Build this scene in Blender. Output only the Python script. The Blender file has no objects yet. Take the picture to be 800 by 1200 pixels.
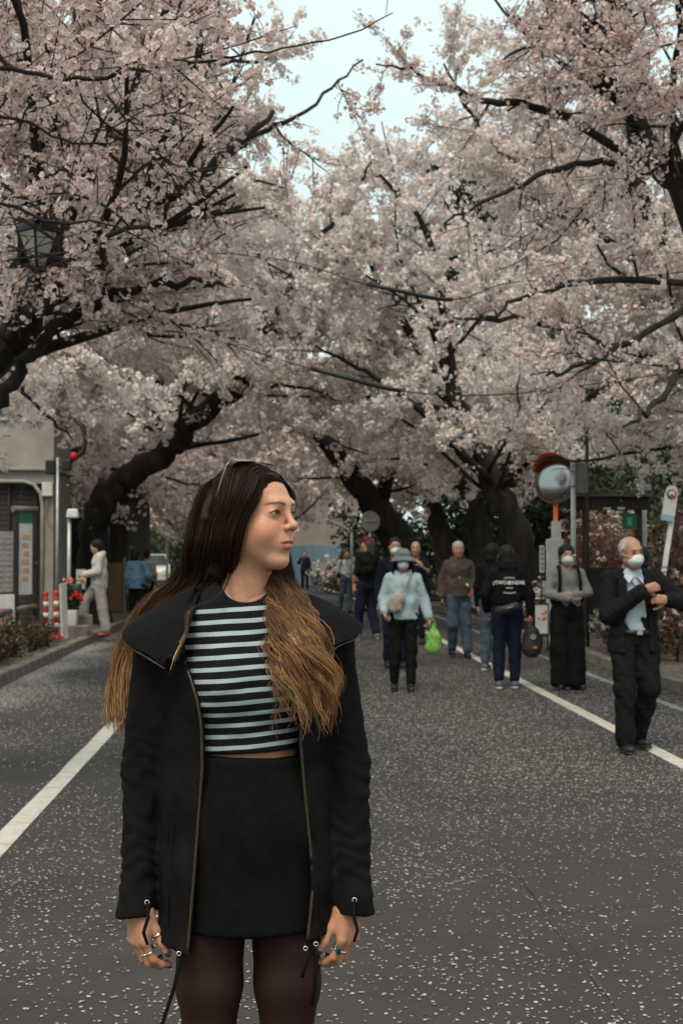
import bpy, bmesh, math, random
import numpy as np
from mathutils import Vector, Matrix, noise as mnoise

R = math.radians
random.seed(7)
rng = np.random.default_rng(7)
scene = bpy.context.scene
COL = scene.collection

# ------------------------------------------------------------------ camera
CAM_H = 1.52
YAW, PITCH = R(2.64), R(1.72)
cam_d = bpy.data.cameras.new('camera')
cam = bpy.data.objects.new('camera', cam_d)
COL.objects.link(cam)
cam.location = (0, 0, CAM_H)
cam.rotation_euler = (R(90) + PITCH, 0, -YAW)
cam_d.sensor_fit = 'VERTICAL'
cam_d.sensor_height = 36
cam_d.lens = 50
cam_d.clip_start = 0.05
cam_d.clip_end = 2000
cam_d.dof.use_dof = True
cam_d.dof.focus_distance = 3.02
cam_d.dof.aperture_fstop = 10.0
scene.camera = cam

# ------------------------------------------------------------------ world, sun, exposure
SUN_EL, SUN_AZ = R(58), R(200)          # azimuth clockwise from +Y
world = bpy.data.worlds.new('World')
scene.world = world
world.use_nodes = True
wn, wl = world.node_tree.nodes, world.node_tree.links
wn.clear()
sky = wn.new('ShaderNodeTexSky')
sky.sky_type = 'NISHITA'
sky.sun_disc = False
sky.sun_elevation = SUN_EL
sky.sun_rotation = SUN_AZ
sky.air_density = 1.6
sky.dust_density = 6.0
sky.ozone_density = 1.0
wmix = wn.new('ShaderNodeMix'); wmix.data_type = 'RGBA'
wtc = wn.new('ShaderNodeTexCoord')
wns = wn.new('ShaderNodeTexNoise'); wns.inputs['Scale'].default_value = 1.6; wns.inputs['Detail'].default_value = 5
wcr = wn.new('ShaderNodeMapRange')
wcr.inputs['From Min'].default_value = 0.35; wcr.inputs['From Max'].default_value = 0.7
wcr.inputs['To Min'].default_value = 0.0; wcr.inputs['To Max'].default_value = 1.0
wcl = wn.new('ShaderNodeMix'); wcl.data_type = 'RGBA'
wcl.inputs['A'].default_value = (5.0, 6.3, 6.25, 1)
wcl.inputs['B'].default_value = (6.0, 7.0, 6.9, 1)
wbg = wn.new('ShaderNodeBackground'); wbg.inputs['Strength'].default_value = 0.10
wout = wn.new('ShaderNodeOutputWorld')
wl.new(wtc.outputs['Generated'], wns.inputs['Vector'])
wl.new(wns.outputs['Fac'], wcr.inputs['Value'])
wl.new(wcr.outputs['Result'], wcl.inputs['Factor'])
wmix.inputs['Factor'].default_value = 0.86
wl.new(sky.outputs['Color'], wmix.inputs['A'])
wl.new(wcl.outputs['Result'], wmix.inputs['B'])
wl.new(wmix.outputs['Result'], wbg.inputs['Color'])
wl.new(wbg.outputs['Background'], wout.inputs['Surface'])

sun_d = bpy.data.lights.new('sun', 'SUN')
sun_d.energy = 1.5
sun_d.angle = R(25)
sun_d.color = (1.0, 0.875, 0.74)
sun = bpy.data.objects.new('sun', sun_d)
COL.objects.link(sun)
sdir = Vector((math.sin(SUN_AZ) * math.cos(SUN_EL), math.cos(SUN_AZ) * math.cos(SUN_EL), math.sin(SUN_EL)))
sun.rotation_euler = (-sdir).to_track_quat('-Z', 'Y').to_euler()

scene.view_settings.view_transform = 'Standard'
scene.view_settings.look = 'None'
scene.view_settings.exposure = 0.66
scene.view_settings.gamma = 1.0
scene.view_settings.use_curve_mapping = False
scene.cycles.max_bounces = 7
scene.cycles.diffuse_bounces = 5
scene.cycles.transparent_max_bounces = 8
scene.cycles.use_denoising = True

# ------------------------------------------------------------------ helpers
_cm = Matrix.Rotation(-YAW, 3, 'Z') @ Matrix.Rotation(R(90) + PITCH, 3, 'X')
def at(px, py, Y):
    """point of the place at distance Y down the road, read off the photograph (800x1200 px)"""
    d = _cm @ Vector(((px - 400) / 1666.7, (600 - py) / 1666.7, -1))
    return Vector((0, 0, CAM_H)) + d * (Y / d.y)

def road_dx(Y):
    return -0.00065 * max(0.0, Y - 30) ** 2

def tag(o, label=None, cat=None, group=None, kind=None):
    if label: o['label'] = label
    if cat: o['category'] = cat
    if group: o['group'] = group
    if kind: o['kind'] = kind
    return o

def empty(name, loc=(0, 0, 0), rz=0, label=None, cat=None, group=None):
    o = bpy.data.objects.new(name, None)
    o.empty_display_size = 0.1
    COL.objects.link(o)
    o.location = loc
    o.rotation_euler = (0, 0, rz)
    return tag(o, label, cat, group)

def link(name, me, mat=None, parent=None, loc=None, rz=None):
    o = bpy.data.objects.new(name, me)
    COL.objects.link(o)
    if mat is not None and not me.materials:
        me.materials.append(mat)
    if parent is not None: o.parent = parent
    if loc is not None: o.location = loc
    if rz is not None: o.rotation_euler = (0, 0, rz)
    return o

def np_mesh(name, verts, faces, smooth=False, attrs=None):
    """verts (n,3), faces (m,k) arrays -> mesh. attrs: dict name -> (n,3) colours per vertex"""
    verts = np.ascontiguousarray(verts, dtype=np.float32)
    faces = np.ascontiguousarray(faces, dtype=np.int32)
    me = bpy.data.meshes.new(name)
    k = faces.shape[1]
    me.vertices.add(len(verts)); me.vertices.foreach_set('co', verts.ravel())
    me.loops.add(faces.size); me.loops.foreach_set('vertex_index', faces.ravel())
    me.polygons.add(len(faces))
    me.polygons.foreach_set('loop_start', np.arange(0, faces.size, k, dtype=np.int32))
    me.polygons.foreach_set('loop_total', np.full(len(faces), k, dtype=np.int32))
    if smooth:
        me.polygons.foreach_set('use_smooth', np.ones(len(faces), dtype=bool))
    if attrs:
        for an, col in attrs.items():
            a = me.attributes.new(an, 'FLOAT_COLOR', 'POINT')
            c = np.ones((len(verts), 4), dtype=np.float32); c[:, :3] = col
            a.data.foreach_set('color', c.ravel())
    me.update(calc_edges=True)
    return me

class MB:
    """collects shapes, builds one mesh object"""
    def __init__(s): s.v = []; s.f = []; s.sm = []
    def add(s, vs, fs, smooth=False):
        b = len(s.v); s.v += [tuple(v) for v in vs]
        s.f += [tuple(i + b for i in f) for f in fs]; s.sm += [smooth] * len(fs)
        return s
    def box(s, c, size, rz=0, rx=0, ry=0, taper=1.0):
        hx, hy, hz = size[0] / 2, size[1] / 2, size[2] / 2
        m = Matrix.Rotation(rz, 3, 'Z') @ Matrix.Rotation(ry, 3, 'Y') @ Matrix.Rotation(rx, 3, 'X')
        vs = []
        for z in (-1, 1):
            t = taper if z > 0 else 1
            for x, y in ((-1, -1), (1, -1), (1, 1), (-1, 1)):
                vs.append(Vector(c) + m @ Vector((x * hx * t, y * hy * t, z * hz)))
        return s.add(vs, [(3, 2, 1, 0), (4, 5, 6, 7), (0, 1, 5, 4), (1, 2, 6, 5), (2, 3, 7, 6), (3, 0, 4, 7)])
    def tube(s, pts, rad, n=10, caps=True, flat=1.0, up=None):
        pts = [Vector(p) for p in pts]
        if not isinstance(rad, (list, tuple, np.ndarray)): rad = [rad] * len(pts)
        t0 = (pts[1] - pts[0]).normalized()
        ref = Vector(up) if up else (Vector((0, 0, 1)) if abs(t0.z) < .9 else Vector((1, 0, 0)))
        u = t0.cross(ref).normalized(); vs = []; fs = []
        for i, p in enumerate(pts):
            t = (pts[min(i + 1, len(pts) - 1)] - pts[max(i - 1, 0)]).normalized()
            u = (u - t * u.dot(t)).normalized(); w = t.cross(u)
            for k in range(n):
                a = 2 * math.pi * k / n
                vs.append(p + (u * math.cos(a) + w * math.sin(a) * flat) * rad[i])
        for i in range(len(pts) - 1):
            for k in range(n):
                k2 = (k + 1) % n
                fs.append((i * n + k, i * n + k2, (i + 1) * n + k2, (i + 1) * n + k))
        s.add(vs, fs, True)
        if caps:
            b = len(s.v) - len(vs)
            s.f += [tuple(b + k for k in reversed(range(n))), tuple(b + (len(pts) - 1) * n + k for k in range(n))]
            s.sm += [False, False]
        return s
    def lathe(s, c, prof, n=16, smooth=True, axis=None):
        """prof: list of (r, z) from bottom to top"""
        m = axis if axis is not None else Matrix.Identity(3)
        vs = []; fs = []
        for r, z in prof:
            for k in range(n):
                a = 2 * math.pi * k / n
                vs.append(Vector(c) + m @ Vector((r * math.cos(a), r * math.sin(a), z)))
        for i in range(len(prof) - 1):
            for k in range(n):
                k2 = (k + 1) % n
                fs.append((i * n + k, i * n + k2, (i + 1) * n + k2, (i + 1) * n + k))
        b = len(vs)
        s.add(vs, fs, smooth)
        o = len(s.v) - b
        if prof[0][0] > 1e-4: s.f.append(tuple(o + k for k in reversed(range(n)))); s.sm.append(False)
        if prof[-1][0] > 1e-4: s.f.append(tuple(o + (len(prof) - 1) * n + k for k in range(n))); s.sm.append(False)
        return s
    def prism(s, poly, thick, m=None, origin=(0, 0, 0)):
        """flat outline in local xz, given thickness along local y"""
        m = m or Matrix.Identity(3); o = Vector(origin); n = len(poly)
        vs = [o + m @ Vector((x, -thick / 2, z)) for x, z in poly] + [o + m @ Vector((x, thick / 2, z)) for x, z in poly]
        fs = [tuple(range(n)), tuple(reversed(range(n, 2 * n)))]
        fs += [(k, k + n, (k + 1) % n + n, (k + 1) % n) for k in range(n)]
        return s.add(vs, fs)
    def grid(s, fn, nu, nv, closed_u=False, smooth=True):
        vs = [fn(i / (nu if closed_u else nu - 1), j / (nv - 1)) for j in range(nv) for i in range(nu)]
        fs = []
        for j in range(nv - 1):
            for i in range(nu if closed_u else nu - 1):
                i2 = (i + 1) % nu
                fs.append((j * nu + i, j * nu + i2, (j + 1) * nu + i2, (j + 1) * nu + i))
        return s.add(vs, fs, smooth)
    def mesh(s, name):
        me = bpy.data.meshes.new(name)
        me.from_pydata(s.v, [], s.f)
        me.polygons.foreach_set('use_smooth', s.sm)
        me.update()
        return me
    def build(s, name, mat, parent=None, loc=None, rz=None, bevel=0, solid=0, sub=0):
        o = link(name, s.mesh(name), mat, parent, loc, rz)
        if solid:
            md = o.modifiers.new('solid', 'SOLIDIFY'); md.thickness = solid; md.offset = 0
        if bevel:
            md = o.modifiers.new('bevel', 'BEVEL'); md.width = bevel; md.segments = 2; md.limit_method = 'ANGLE'
        if sub:
            md = o.modifiers.new('sub', 'SUBSURF'); md.levels = sub; md.render_levels = sub
        return o

# ------------------------------------------------------------------ materials
MATS = {}
def mat(name, col, rough=0.7, col2=None, scale=8.0, bump=0.0, bscale=60.0, metal=0.0, spec=0.4, attr=None,
        trans=0.0, sss=0.0, sheen=0.0, emit=None, alpha=1.0, coat=0.0, stretch=None, coords='Object', detail=4.0, lo=.35, hi=.65):
    if name in MATS: return MATS[name]
    m = bpy.data.materials.new(name); m.use_nodes = True
    nt = m.node_tree; N, L = nt.nodes, nt.links
    b = N['Principled BSDF']; b.name = 'bsdf'
    b.inputs['Roughness'].default_value = rough
    b.inputs['Metallic'].default_value = metal
    b.inputs['Specular IOR Level'].default_value = spec
    if coat: b.inputs['Coat Weight'].default_value = coat
    if sheen: b.inputs['Sheen Weight'].default_value = sheen; b.inputs['Sheen Roughness'].default_value = .5
    if sss:
        b.inputs['Subsurface Weight'].default_value = sss
        b.inputs['Subsurface Radius'].default_value = (0.012, 0.005, 0.003)
        b.inputs['Subsurface Scale'].default_value = 1.0
    if alpha < 1: b.inputs['Alpha'].default_value = alpha
    if emit:
        b.inputs['Emission Color'].default_value = (*emit[0], 1); b.inputs['Emission Strength'].default_value = emit[1]
    tc = N.new('ShaderNodeTexCoord'); vec = tc.outputs[coords]
    if stretch:
        mp = N.new('ShaderNodeMapping'); mp.inputs['Scale'].default_value = stretch
        L.new(vec, mp.inputs['Vector']); vec = mp.outputs['Vector']
    src = None
    if attr:
        a = N.new('ShaderNodeAttribute'); a.attribute_name = attr; src = a.outputs['Color']
    if col2 is not None or attr:
        ns = N.new('ShaderNodeTexNoise'); ns.inputs['Scale'].default_value = scale; ns.inputs['Detail'].default_value = detail
        L.new(vec, ns.inputs['Vector'])
        mr = N.new('ShaderNodeMapRange'); mr.inputs['From Min'].default_value = lo; mr.inputs['From Max'].default_value = hi
        L.new(ns.outputs['Fac'], mr.inputs['Value'])
        mx = N.new('ShaderNodeMix'); mx.data_type = 'RGBA'
        if attr:
            mx.blend_type = 'MULTIPLY'
            c2 = col2 or (.85, .85, .85)
            mx.inputs['B'].default_value = (*c2, 1); L.new(src, mx.inputs['A'])
        else:
            mx.inputs['A'].default_value = (*col, 1); mx.inputs['B'].default_value = (*col2, 1)
        L.new(mr.outputs['Result'], mx.inputs['Factor'])
        src = mx.outputs['Result']
        L.new(src, b.inputs['Base Color'])
    else:
        b.inputs['Base Color'].default_value = (*col, 1)
    if bump:
        n2 = N.new('ShaderNodeTexNoise'); n2.inputs['Scale'].default_value = bscale; n2.inputs['Detail'].default_value = 3
        L.new(vec, n2.inputs['Vector'])
        bp = N.new('ShaderNodeBump'); bp.inputs['Strength'].default_value = bump; bp.inputs['Distance'].default_value = 0.01
        L.new(n2.outputs['Fac'], bp.inputs['Height']); L.new(bp.outputs['Normal'], b.inputs['Normal'])
    if trans:
        tr = N.new('ShaderNodeBsdfTranslucent')
        if src is not None: L.new(src, tr.inputs['Color'])
        else: tr.inputs['Color'].default_value = (*col, 1)
        ms = N.new('ShaderNodeMixShader'); ms.inputs['Fac'].default_value = trans
        L.new(b.outputs['BSDF'], ms.inputs[1]); L.new(tr.outputs['BSDF'], ms.inputs[2])
        L.new(ms.outputs['Shader'], N['Material Output'].inputs['Surface'])
    MATS[name] = m
    return m
# ================================================================== the setting: ground, road, kerbs
def strip_mesh(name, x0, x1, z, ys, wob=0.0, follow=True):
    vs, fs = [], []
    for y in ys:
        d = road_dx(y) if follow else 0
        w = (mnoise.noise(Vector((x0, y * 3.1, 0))) * wob, mnoise.noise(Vector((x1, y * 2.7, 5))) * wob)
        vs += [(x0 + d + w[0], y, z), (x1 + d + w[1], y, z)]
    for i in range(len(ys) - 1):
        fs.append((2 * i, 2 * i + 1, 2 * i + 3, 2 * i + 2))
    me = bpy.data.meshes.new(name); me.from_pydata(vs, [], fs); me.update(); return me

YS = [-12 + i * 0.5 for i in range(225)]
LK, RK = -3.15, 4.40            # kerb faces
m_soil = mat('soil', (.10, .072, .055), .95, (.17, .135, .11), 1.4, .5, 30, coords='Object')
g = MB().add([(-600, -200, -.02), (600, -200, -.02), (600, 900, -.02), (-600, 900, -.02)], [(0, 1, 2, 3)]).build('ground', m_soil)
tag(g, kind='structure')

def asphalt():
    m = bpy.data.materials.new('asphalt'); m.use_nodes = True
    N, L = m.node_tree.nodes, m.node_tree.links
    b = N['Principled BSDF']; b.inputs['Roughness'].default_value = .82; b.inputs['Specular IOR Level'].default_value = .3
    tc = N.new('ShaderNodeTexCoord')
    def noise(sc, det=4, rough=.6):
        n = N.new('ShaderNodeTexNoise'); n.inputs['Scale'].default_value = sc; n.inputs['Detail'].default_value = det
        n.inputs['Roughness'].default_value = rough
        L.new(tc.outputs['Object'], n.inputs['Vector']); return n.outputs['Fac']
    def ramp(fac, stops):
        r = N.new('ShaderNodeValToRGB'); L.new(fac, r.inputs['Fac']); e = r.color_ramp.elements
        while len(e) < len(stops): e.new(.5)
        for q, (p, c) in zip(e, stops): q.position = p; q.color = (*c, 1)
        return r.outputs['Color']
    def mix(a, bb, f, bt='MIX'):
        x = N.new('ShaderNodeMix'); x.data_type = 'RGBA'; x.blend_type = bt
        for s, v in (('A', a), ('B', bb)):
            if isinstance(v, tuple): x.inputs[s].default_value = (*v, 1)
            else: L.new(v, x.inputs[s])
        if isinstance(f, float): x.inputs['Factor'].default_value = f
        else: L.new(f, x.inputs['Factor'])
        return x.outputs['Result']
    big = noise(.7, 5)
    base = ramp(big, [(.3, (.036, .0310, .0295)), (.7, (.057, .0495, .047))])
    grit = ramp(noise(170, 2, .7), [(.35, (.5, .5, .5)), (.62, (1.55, 1.5, 1.48))])
    c = mix(base, grit, .8, 'MULTIPLY')
    # the newer lane right of the seam is smoother and browner
    sx = N.new('ShaderNodeSeparateXYZ'); L.new(tc.outputs['Object'], sx.inputs['Vector'])
    st = N.new('ShaderNodeMath'); st.operation = 'GREATER_THAN'; L.new(sx.outputs['X'], st.inputs[0]); st.inputs[1].default_value = 1.14
    sc = N.new('ShaderNodeMath'); sc.operation = 'MULTIPLY'; L.new(st.outputs[0], sc.inputs[0]); sc.inputs[1].default_value = .55
    c2 = mix(c, (.048, .040, .0365), sc.outputs[0])
    stain = ramp(noise(2.3, 6, .7), [(.42, (1, 1, 1)), (.72, (.72, .70, .69))])
    c3 = mix(c2, stain, .8, 'MULTIPLY')
    vor = N.new('ShaderNodeTexVoronoi'); vor.feature = 'DISTANCE_TO_EDGE'; vor.inputs['Scale'].default_value = .55
    wv = N.new('ShaderNodeTexNoise'); wv.inputs['Scale'].default_value = 1.5; wv.inputs['Detail'].default_value = 6
    L.new(tc.outputs['Object'], wv.inputs['Vector'])
    av = N.new('ShaderNodeMix'); av.data_type = 'VECTOR'; av.inputs['Factor'].default_value = .5
    L.new(tc.outputs['Object'], av.inputs['A']); L.new(wv.outputs['Color'], av.inputs['B']); L.new(av.outputs['Result'], vor.inputs['Vector'])
    ck = ramp(vor.outputs['Distance'], [(0.0, (.62, .60, .60)), (.006, (1, 1, 1))])
    L.new(mix(c3, ck, .8, 'MULTIPLY'), b.inputs['Base Color'])
    bp = N.new('ShaderNodeBump'); bp.inputs['Strength'].default_value = .55; bp.inputs['Distance'].default_value = .006
    L.new(noise(140, 3, .7), bp.inputs['Height']); L.new(bp.outputs['Normal'], b.inputs['Normal'])
    return m
m_asphalt = asphalt()
tag(link('road', strip_mesh('road', LK - .02, RK + .02, 0.0, YS), m_asphalt), kind='structure')
m_paint = mat('road_paint', (.56, .51, .44), .75, (.30, .27, .24), 9, .3, 120, lo=.5, hi=.78, detail=8)
for x in (-1.44, 2.94):
    tag(link('road_marking', strip_mesh('road_marking', x - .066, x + .066, .004, YS, .012), m_paint), kind='structure')
m_tar = mat('tar', (.042, .037, .035), .8)
tag(link('road_seam', strip_mesh('road_seam', 1.138, 1.145, .004, [2 + i * .12 for i in range(60)] , .025, False), m_tar), kind='structure')
m_paint2 = mat('faded_paint', (.30, .28, .26), .8, (.10, .09, .085), 5, lo=.4, hi=.7)
tag(link('road_marking', strip_mesh('road_marking', 3.92, 4.02, .004, YS[20:], .012), m_paint2), kind='structure')

# verges: raised ground behind each kerb
m_verge_l = mat('verge_left', (.13, .098, .07), .95, (.075, .07, .035), 2.2, .7, 40, detail=7)
m_verge_r = mat('verge_right', (.17, .125, .098), .95, (.11, .078, .06), 2.0, .6, 40, detail=7)
def verge(name, x0, x1, m):
    vs, fs = [], []
    nx = 14
    for y in YS:
        for i in range(nx):
            t = i / (nx - 1); x = x0 + (x1 - x0) * t ** 2
            z = .10 + .05 * mnoise.noise(Vector((x * 1.3, y * 1.1, 3))) * min(1, t * 8)
            vs.append((x + road_dx(y), y, z))
    for j in range(len(YS) - 1):
        for i in range(nx - 1):
            a = j * nx + i
            fs.append((a, a + 1, a + nx + 1, a + nx) if x1 > x0 else (a, a + nx, a + nx + 1, a + 1))
    me = bpy.data.meshes.new(name); me.from_pydata(vs, [], fs); me.update()
    me.polygons.foreach_set('use_smooth', [True] * len(fs))
    return tag(link(name, me, m), kind='structure')
verge('verge', LK - .13, -26, m_verge_l)
verge('verge', RK + .13, 30, m_verge_r)

# kerbs of single stones
m_kerb = mat('kerb_concrete', (.24, .205, .18), .9, (.13, .105, .09), 5, .5, 50, detail=7)
def kerb(name, x, dirn):
    root = empty(name, (x, 0, 0)); tag(root, kind='structure')
    mb = MB().box((0, 0, .06), (.15, .985, .16))
    me = mb.mesh('kerb_stone'); me.materials.append(m_kerb)
    r = random.Random(3)
    for i in range(62):
        y = 4.0 + i
        o = link('kerb_stone', me, None, root, (road_dx(y) + r.uniform(-.006, .006) + dirn * .075, y, r.uniform(-.008, .008)))
        o.rotation_euler = (0, 0, r.uniform(-.006, .006) + math.atan(.0013 * max(0, y - 30)))
        md = o.modifiers.new('bevel', 'BEVEL'); md.width = .015; md.segments = 2
    return root
kerb('kerb', LK, -1)
kerb('kerb', RK, 1)

# ------------------------------------------------------------------ fallen petals (stuff)
m_petal = mat('petal', (.64, .59, .56), .6, (.46, .41, .38), 30, trans=.25)
def petals(name, xyz, size, seed, label, flat=.10, tri=False):
    r = np.random.default_rng(seed); n = len(xyz)
    a = r.uniform(0, 2 * np.pi, n); s = size * r.uniform(.45, 1.3, n)
    tilt = r.normal(0, flat, (n, 2))
    T = np.array([(-.5, 0, .0), (.3, -.45, .05), (.3, .45, .05)]) if tri else np.array([(-.5, 0, .0), (0, -.42, .06), (.55, 0, .03), (0, .42, .06)])
    ca, sa = np.cos(a)[:, None], np.sin(a)[:, None]
    lx = T[None, :, 0] * s[:, None]; ly = T[None, :, 1] * s[:, None]; lz = T[None, :, 2] * s[:, None]
    lz = lz + lx * tilt[:, :1] + ly * tilt[:, 1:]
    lz -= lz.min(axis=1, keepdims=True)
    V = np.stack([lx * ca - ly * sa + xyz[:, :1], lx * sa + ly * ca + xyz[:, 1:2], lz + xyz[:, 2:3]], -1).reshape(-1, 3)
    i = np.arange(n)[:, None] * len(T)
    F = i + np.array([[0, 1, 2]]) if tri else np.concatenate([i + np.array([[0, 1, 2]]), i + np.array([[0, 2, 3]])])
    o = link(name, np_mesh(name, V, F), m_petal)
    return tag(o, label, 'petals', kind='stuff')

def petal_noise(x, y, s):
    return np.array([mnoise.noise(Vector((a * s, b * s, 1.7))) for a, b in zip(x, y)])
def scatter_road():
    r = np.random.default_rng(11)
    P = []
    n = 250000
    y = 3.6 + 36 * r.random(n) ** 1.2
    x = r.uniform(-3.1, 4.35, n)
    nz = petal_noise(x, y, .55) * .9 + petal_noise(x, y, 1.9) * .7
    dens = .46 + .6 * nz
    dens += .5 * np.exp(-((y - 12.5) / 5.5) ** 2) * (x > -.5)            # the drift the walkers come through
    dens *= np.where((x > 1.15) & (y < 9), .62, 1) * np.where(y < 8, .8, 1)
    dens *= np.where((x < -1.5), .9, 1)
    dens += .55 * np.exp(-((x - LK) / .25) ** 2) + .35 * np.exp(-((x - RK) / .2) ** 2)
    keep = r.random(n) < np.clip(dens, .03, 1)
    x, y = x[keep], y[keep]
    xyz = np.stack([x + np.array([road_dx(v) for v in y]), y, np.full(len(x), .005)], 1)
    P.append(xyz)
    # the pale carpet further up the road
    m = 36000
    y = r.uniform(8.5, 20, m); x = r.uniform(-1.2, 4.3, m); nz = petal_noise(x, y, .8) + .5 * petal_noise(x, y, 2.5)
    k = r.random(m) < np.clip(.55 + .9 * nz, .05, 1) * np.exp(-((y - 13.5) / 4.5) ** 2)
    P.append(np.stack([x[k], y[k], np.full(k.sum(), .006)], 1))
    # thick white drift along the left kerb
    m = 52000
    y = 12 + 16 * r.beta(1.6, 2.2, m); x = LK + .02 + np.abs(r.normal(0, .36, m)) * (1 + .5 * np.sin(y * 1.3))
    nz = petal_noise(x, y, .9)
    k = r.random(m) < np.clip(.65 + .8 * nz, 0, 1)
    P.append(np.stack([x[k], y[k], r.uniform(.005, .014, k.sum())], 1))
    return np.concatenate(P)
RP = scatter_road()
petals('fallen_petals', RP[RP[:, 1] < 9], .0140, 5, 'pale cherry petals scattered on the asphalt around her')
petals('fallen_petals', RP[RP[:, 1] >= 9], .0165, 15, 'pale carpet of petals further up the road', tri=True)
def scatter_verge():
    r = np.random.default_rng(12); n = 16000
    y = r.uniform(9, 40, n); side = r.random(n) < .5
    x = np.where(side, LK - .15 - np.abs(r.normal(0, 1.1, n)), RK + .15 + np.abs(r.normal(0, 1.4, n)))
    return np.stack([x, y, np.full(n, .135)], 1)
petals('verge_petals', scatter_verge(), .024, 6, 'pale petals lying on the soil behind the kerbs')
r_ = np.random.default_rng(21)
yy = r_.uniform(8, 26, 70); 
petals('falling_petals', np.stack([r_.uniform(-.18, .27, 70) * yy, yy, CAM_H + r_.uniform(-.03, .07, 70) * yy], 1), .015, 7, 'loose petals drifting down through the air', .7)

# ================================================================== cherry trees
m_bark = mat('cherry_bark', (.011, .008, .007), .95, (.030, .023, .019), 5, .9, 22, stretch=(1, 1, .35), detail=8)
def blossom_mat():
    m = mat('blossom', (1, 1, 1), .65, (.86, .82, .80), 6, attr='tint', trans=.34, spec=.15)
    return m
m_blossom = blossom_mat()
m_twig = mat('twig_bark', (.045, .028, .021), .9, (.026, .017, .013), 20)
m_bract = mat('bract', (.26, .10, .05), .7, (.17, .10, .035), 5, trans=.2)

def catmull(pts, n):
    pts = [np.array(p, float) for p in pts]
    P = [2 * pts[0] - pts[1]] + pts + [2 * pts[-1] - pts[-2]]
    out = []
    for i in range(1, len(P) - 2):
        for k in range(n):
            t = k / n
            a, b, c, d = P[i - 1], P[i], P[i + 1], P[i + 2]
            out.append(.5 * ((2 * b) + (c - a) * t + (2 * a - 5 * b + 4 * c - d) * t * t + (3 * b - a - 3 * c + d) * t ** 3))
    out.append(pts[-1])
    return np.array(out)

def tubes_np(lines, n):
    """lines: list of (pts (k,3), radii (k,)) -> verts, quads"""
    V, F, off = [], [], 0
    ang = np.arange(n) * 2 * np.pi / n
    for pts, rad in lines:
        k = len(pts)
        t = np.gradient(pts, axis=0); t /= np.linalg.norm(t, axis=1, keepdims=True) + 1e-9
        ref = np.array([0, 0, 1.0]) if abs(t[0, 2]) < .85 else np.array([1.0, 0, 0])
        u = np.cross(t, ref); u /= np.linalg.norm(u, axis=1, keepdims=True) + 1e-9
        w = np.cross(t, u)
        ring = pts[:, None, :] + rad[:, None, None] * (np.cos(ang)[None, :, None] * u[:, None, :] + np.sin(ang)[None, :, None] * w[:, None, :])
        V.append(ring.reshape(-1, 3))
        i = np.arange(k - 1)[:, None] * n; j = np.arange(n)[None, :]; j2 = (j + 1) % n
        F.append(np.stack([i + j, i + j2, i + n + j2, i + n + j], -1).reshape(-1, 4) + off)
        off += k * n
    return np.concatenate(V), np.concatenate(F)

def in_view(p, mg):
    y = max(p[1], .1)
    if p[1] < 2.2: return False
    return (-323 / 1667 * y - mg) < p[0] < (477 / 1667 * y + mg) and p[2] < CAM_H + 652 / 1667 * y + mg

def branch(r, p, d, L, nseg, wob, lift):
    pts = [np.array(p, float)]; d = np.array(d, float); d /= np.linalg.norm(d)
    for _ in range(nseg):
        d = d + r.normal(0, wob, 3) + np.array([0, 0, lift]); d /= np.linalg.norm(d)
        pts.append(pts[-1] + d * (L / nseg))
    return np.array(pts)

_pet = []
for k in range(5):
    a = 2 * math.pi * k / 5
    ca, sa = math.cos(a), math.sin(a)
    for x, y, z in ((0.04, 0, 0), (.33, -.24, .10), (.52, 0, .17), (.33, .24, .10)):
        _pet.append((x * ca - y * sa, x * sa + y * ca, z))
FL_HI = np.array(_pet)                                     # five petals, four corners each
FL_HI_F = np.concatenate([[(4 * k, 4 * k + 1, 4 * k + 2), (4 * k, 4 * k + 2, 4 * k + 3)] for k in range(5)])
_st = [(0, 0, -.04)]
for k in range(5):
    a = 2 * math.pi * k / 5; _st.append((.5 * math.cos(a), .5 * math.sin(a), .14))
FL_Q = np.array([(-.5, -.3, 0), (.3, -.5, .12), (.5, .35, 0), (-.3, .5, .14)]); FL_Q_F = np.array([(0, 1, 2), (0, 2, 3)])
FL_LO = np.array(_st); FL_LO_F = np.array([(0, 1 + k, 1 + (k + 1) % 5) for k in range(5)])

def flowers_np(P, D, size, hi, r, pink):
    n = len(P)
    T, TF = ((FL_Q, FL_Q_F), (FL_LO, FL_LO_F), (FL_HI, FL_HI_F))[hi]
    D = D / (np.linalg.norm(D, axis=1, keepdims=True) + 1e-9)
    ref = r.normal(0, 1, (n, 3)); u = np.cross(D, ref); u /= np.linalg.norm(u, axis=1, keepdims=True) + 1e-9
    w = np.cross(D, u); s = size * r.uniform(.75, 1.2, n)
    V = P[:, None, :] + s[:, None, None] * (T[None, :, 0:1] * u[:, None] + T[None, :, 1:2] * w[:, None] + T[None, :, 2:3] * D[:, None])
    F = TF[None] + (np.arange(n) * len(T))[:, None, None]
    base = np.array([.965, .915, .875]); pk = np.array([.88, .66, .60])
    m = np.clip(r.beta(.9, 4.0, n) + pink, 0, 1)[:, None]
    c = base * (1 - m) + pk * m
    c = c * r.uniform(.80, 1.03, (n, 1))
    C = np.repeat(c[:, None, :], len(T), 1)
    if hi == 2: C[:, 0::4] *= np.array([.80, .50, .48])
    elif hi == 1: C[:, 0] *= np.array([.88, .62, .60])
    return V.reshape(-1, 3), F.reshape(-1, 3), C.reshape(-1, 3)

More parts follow.
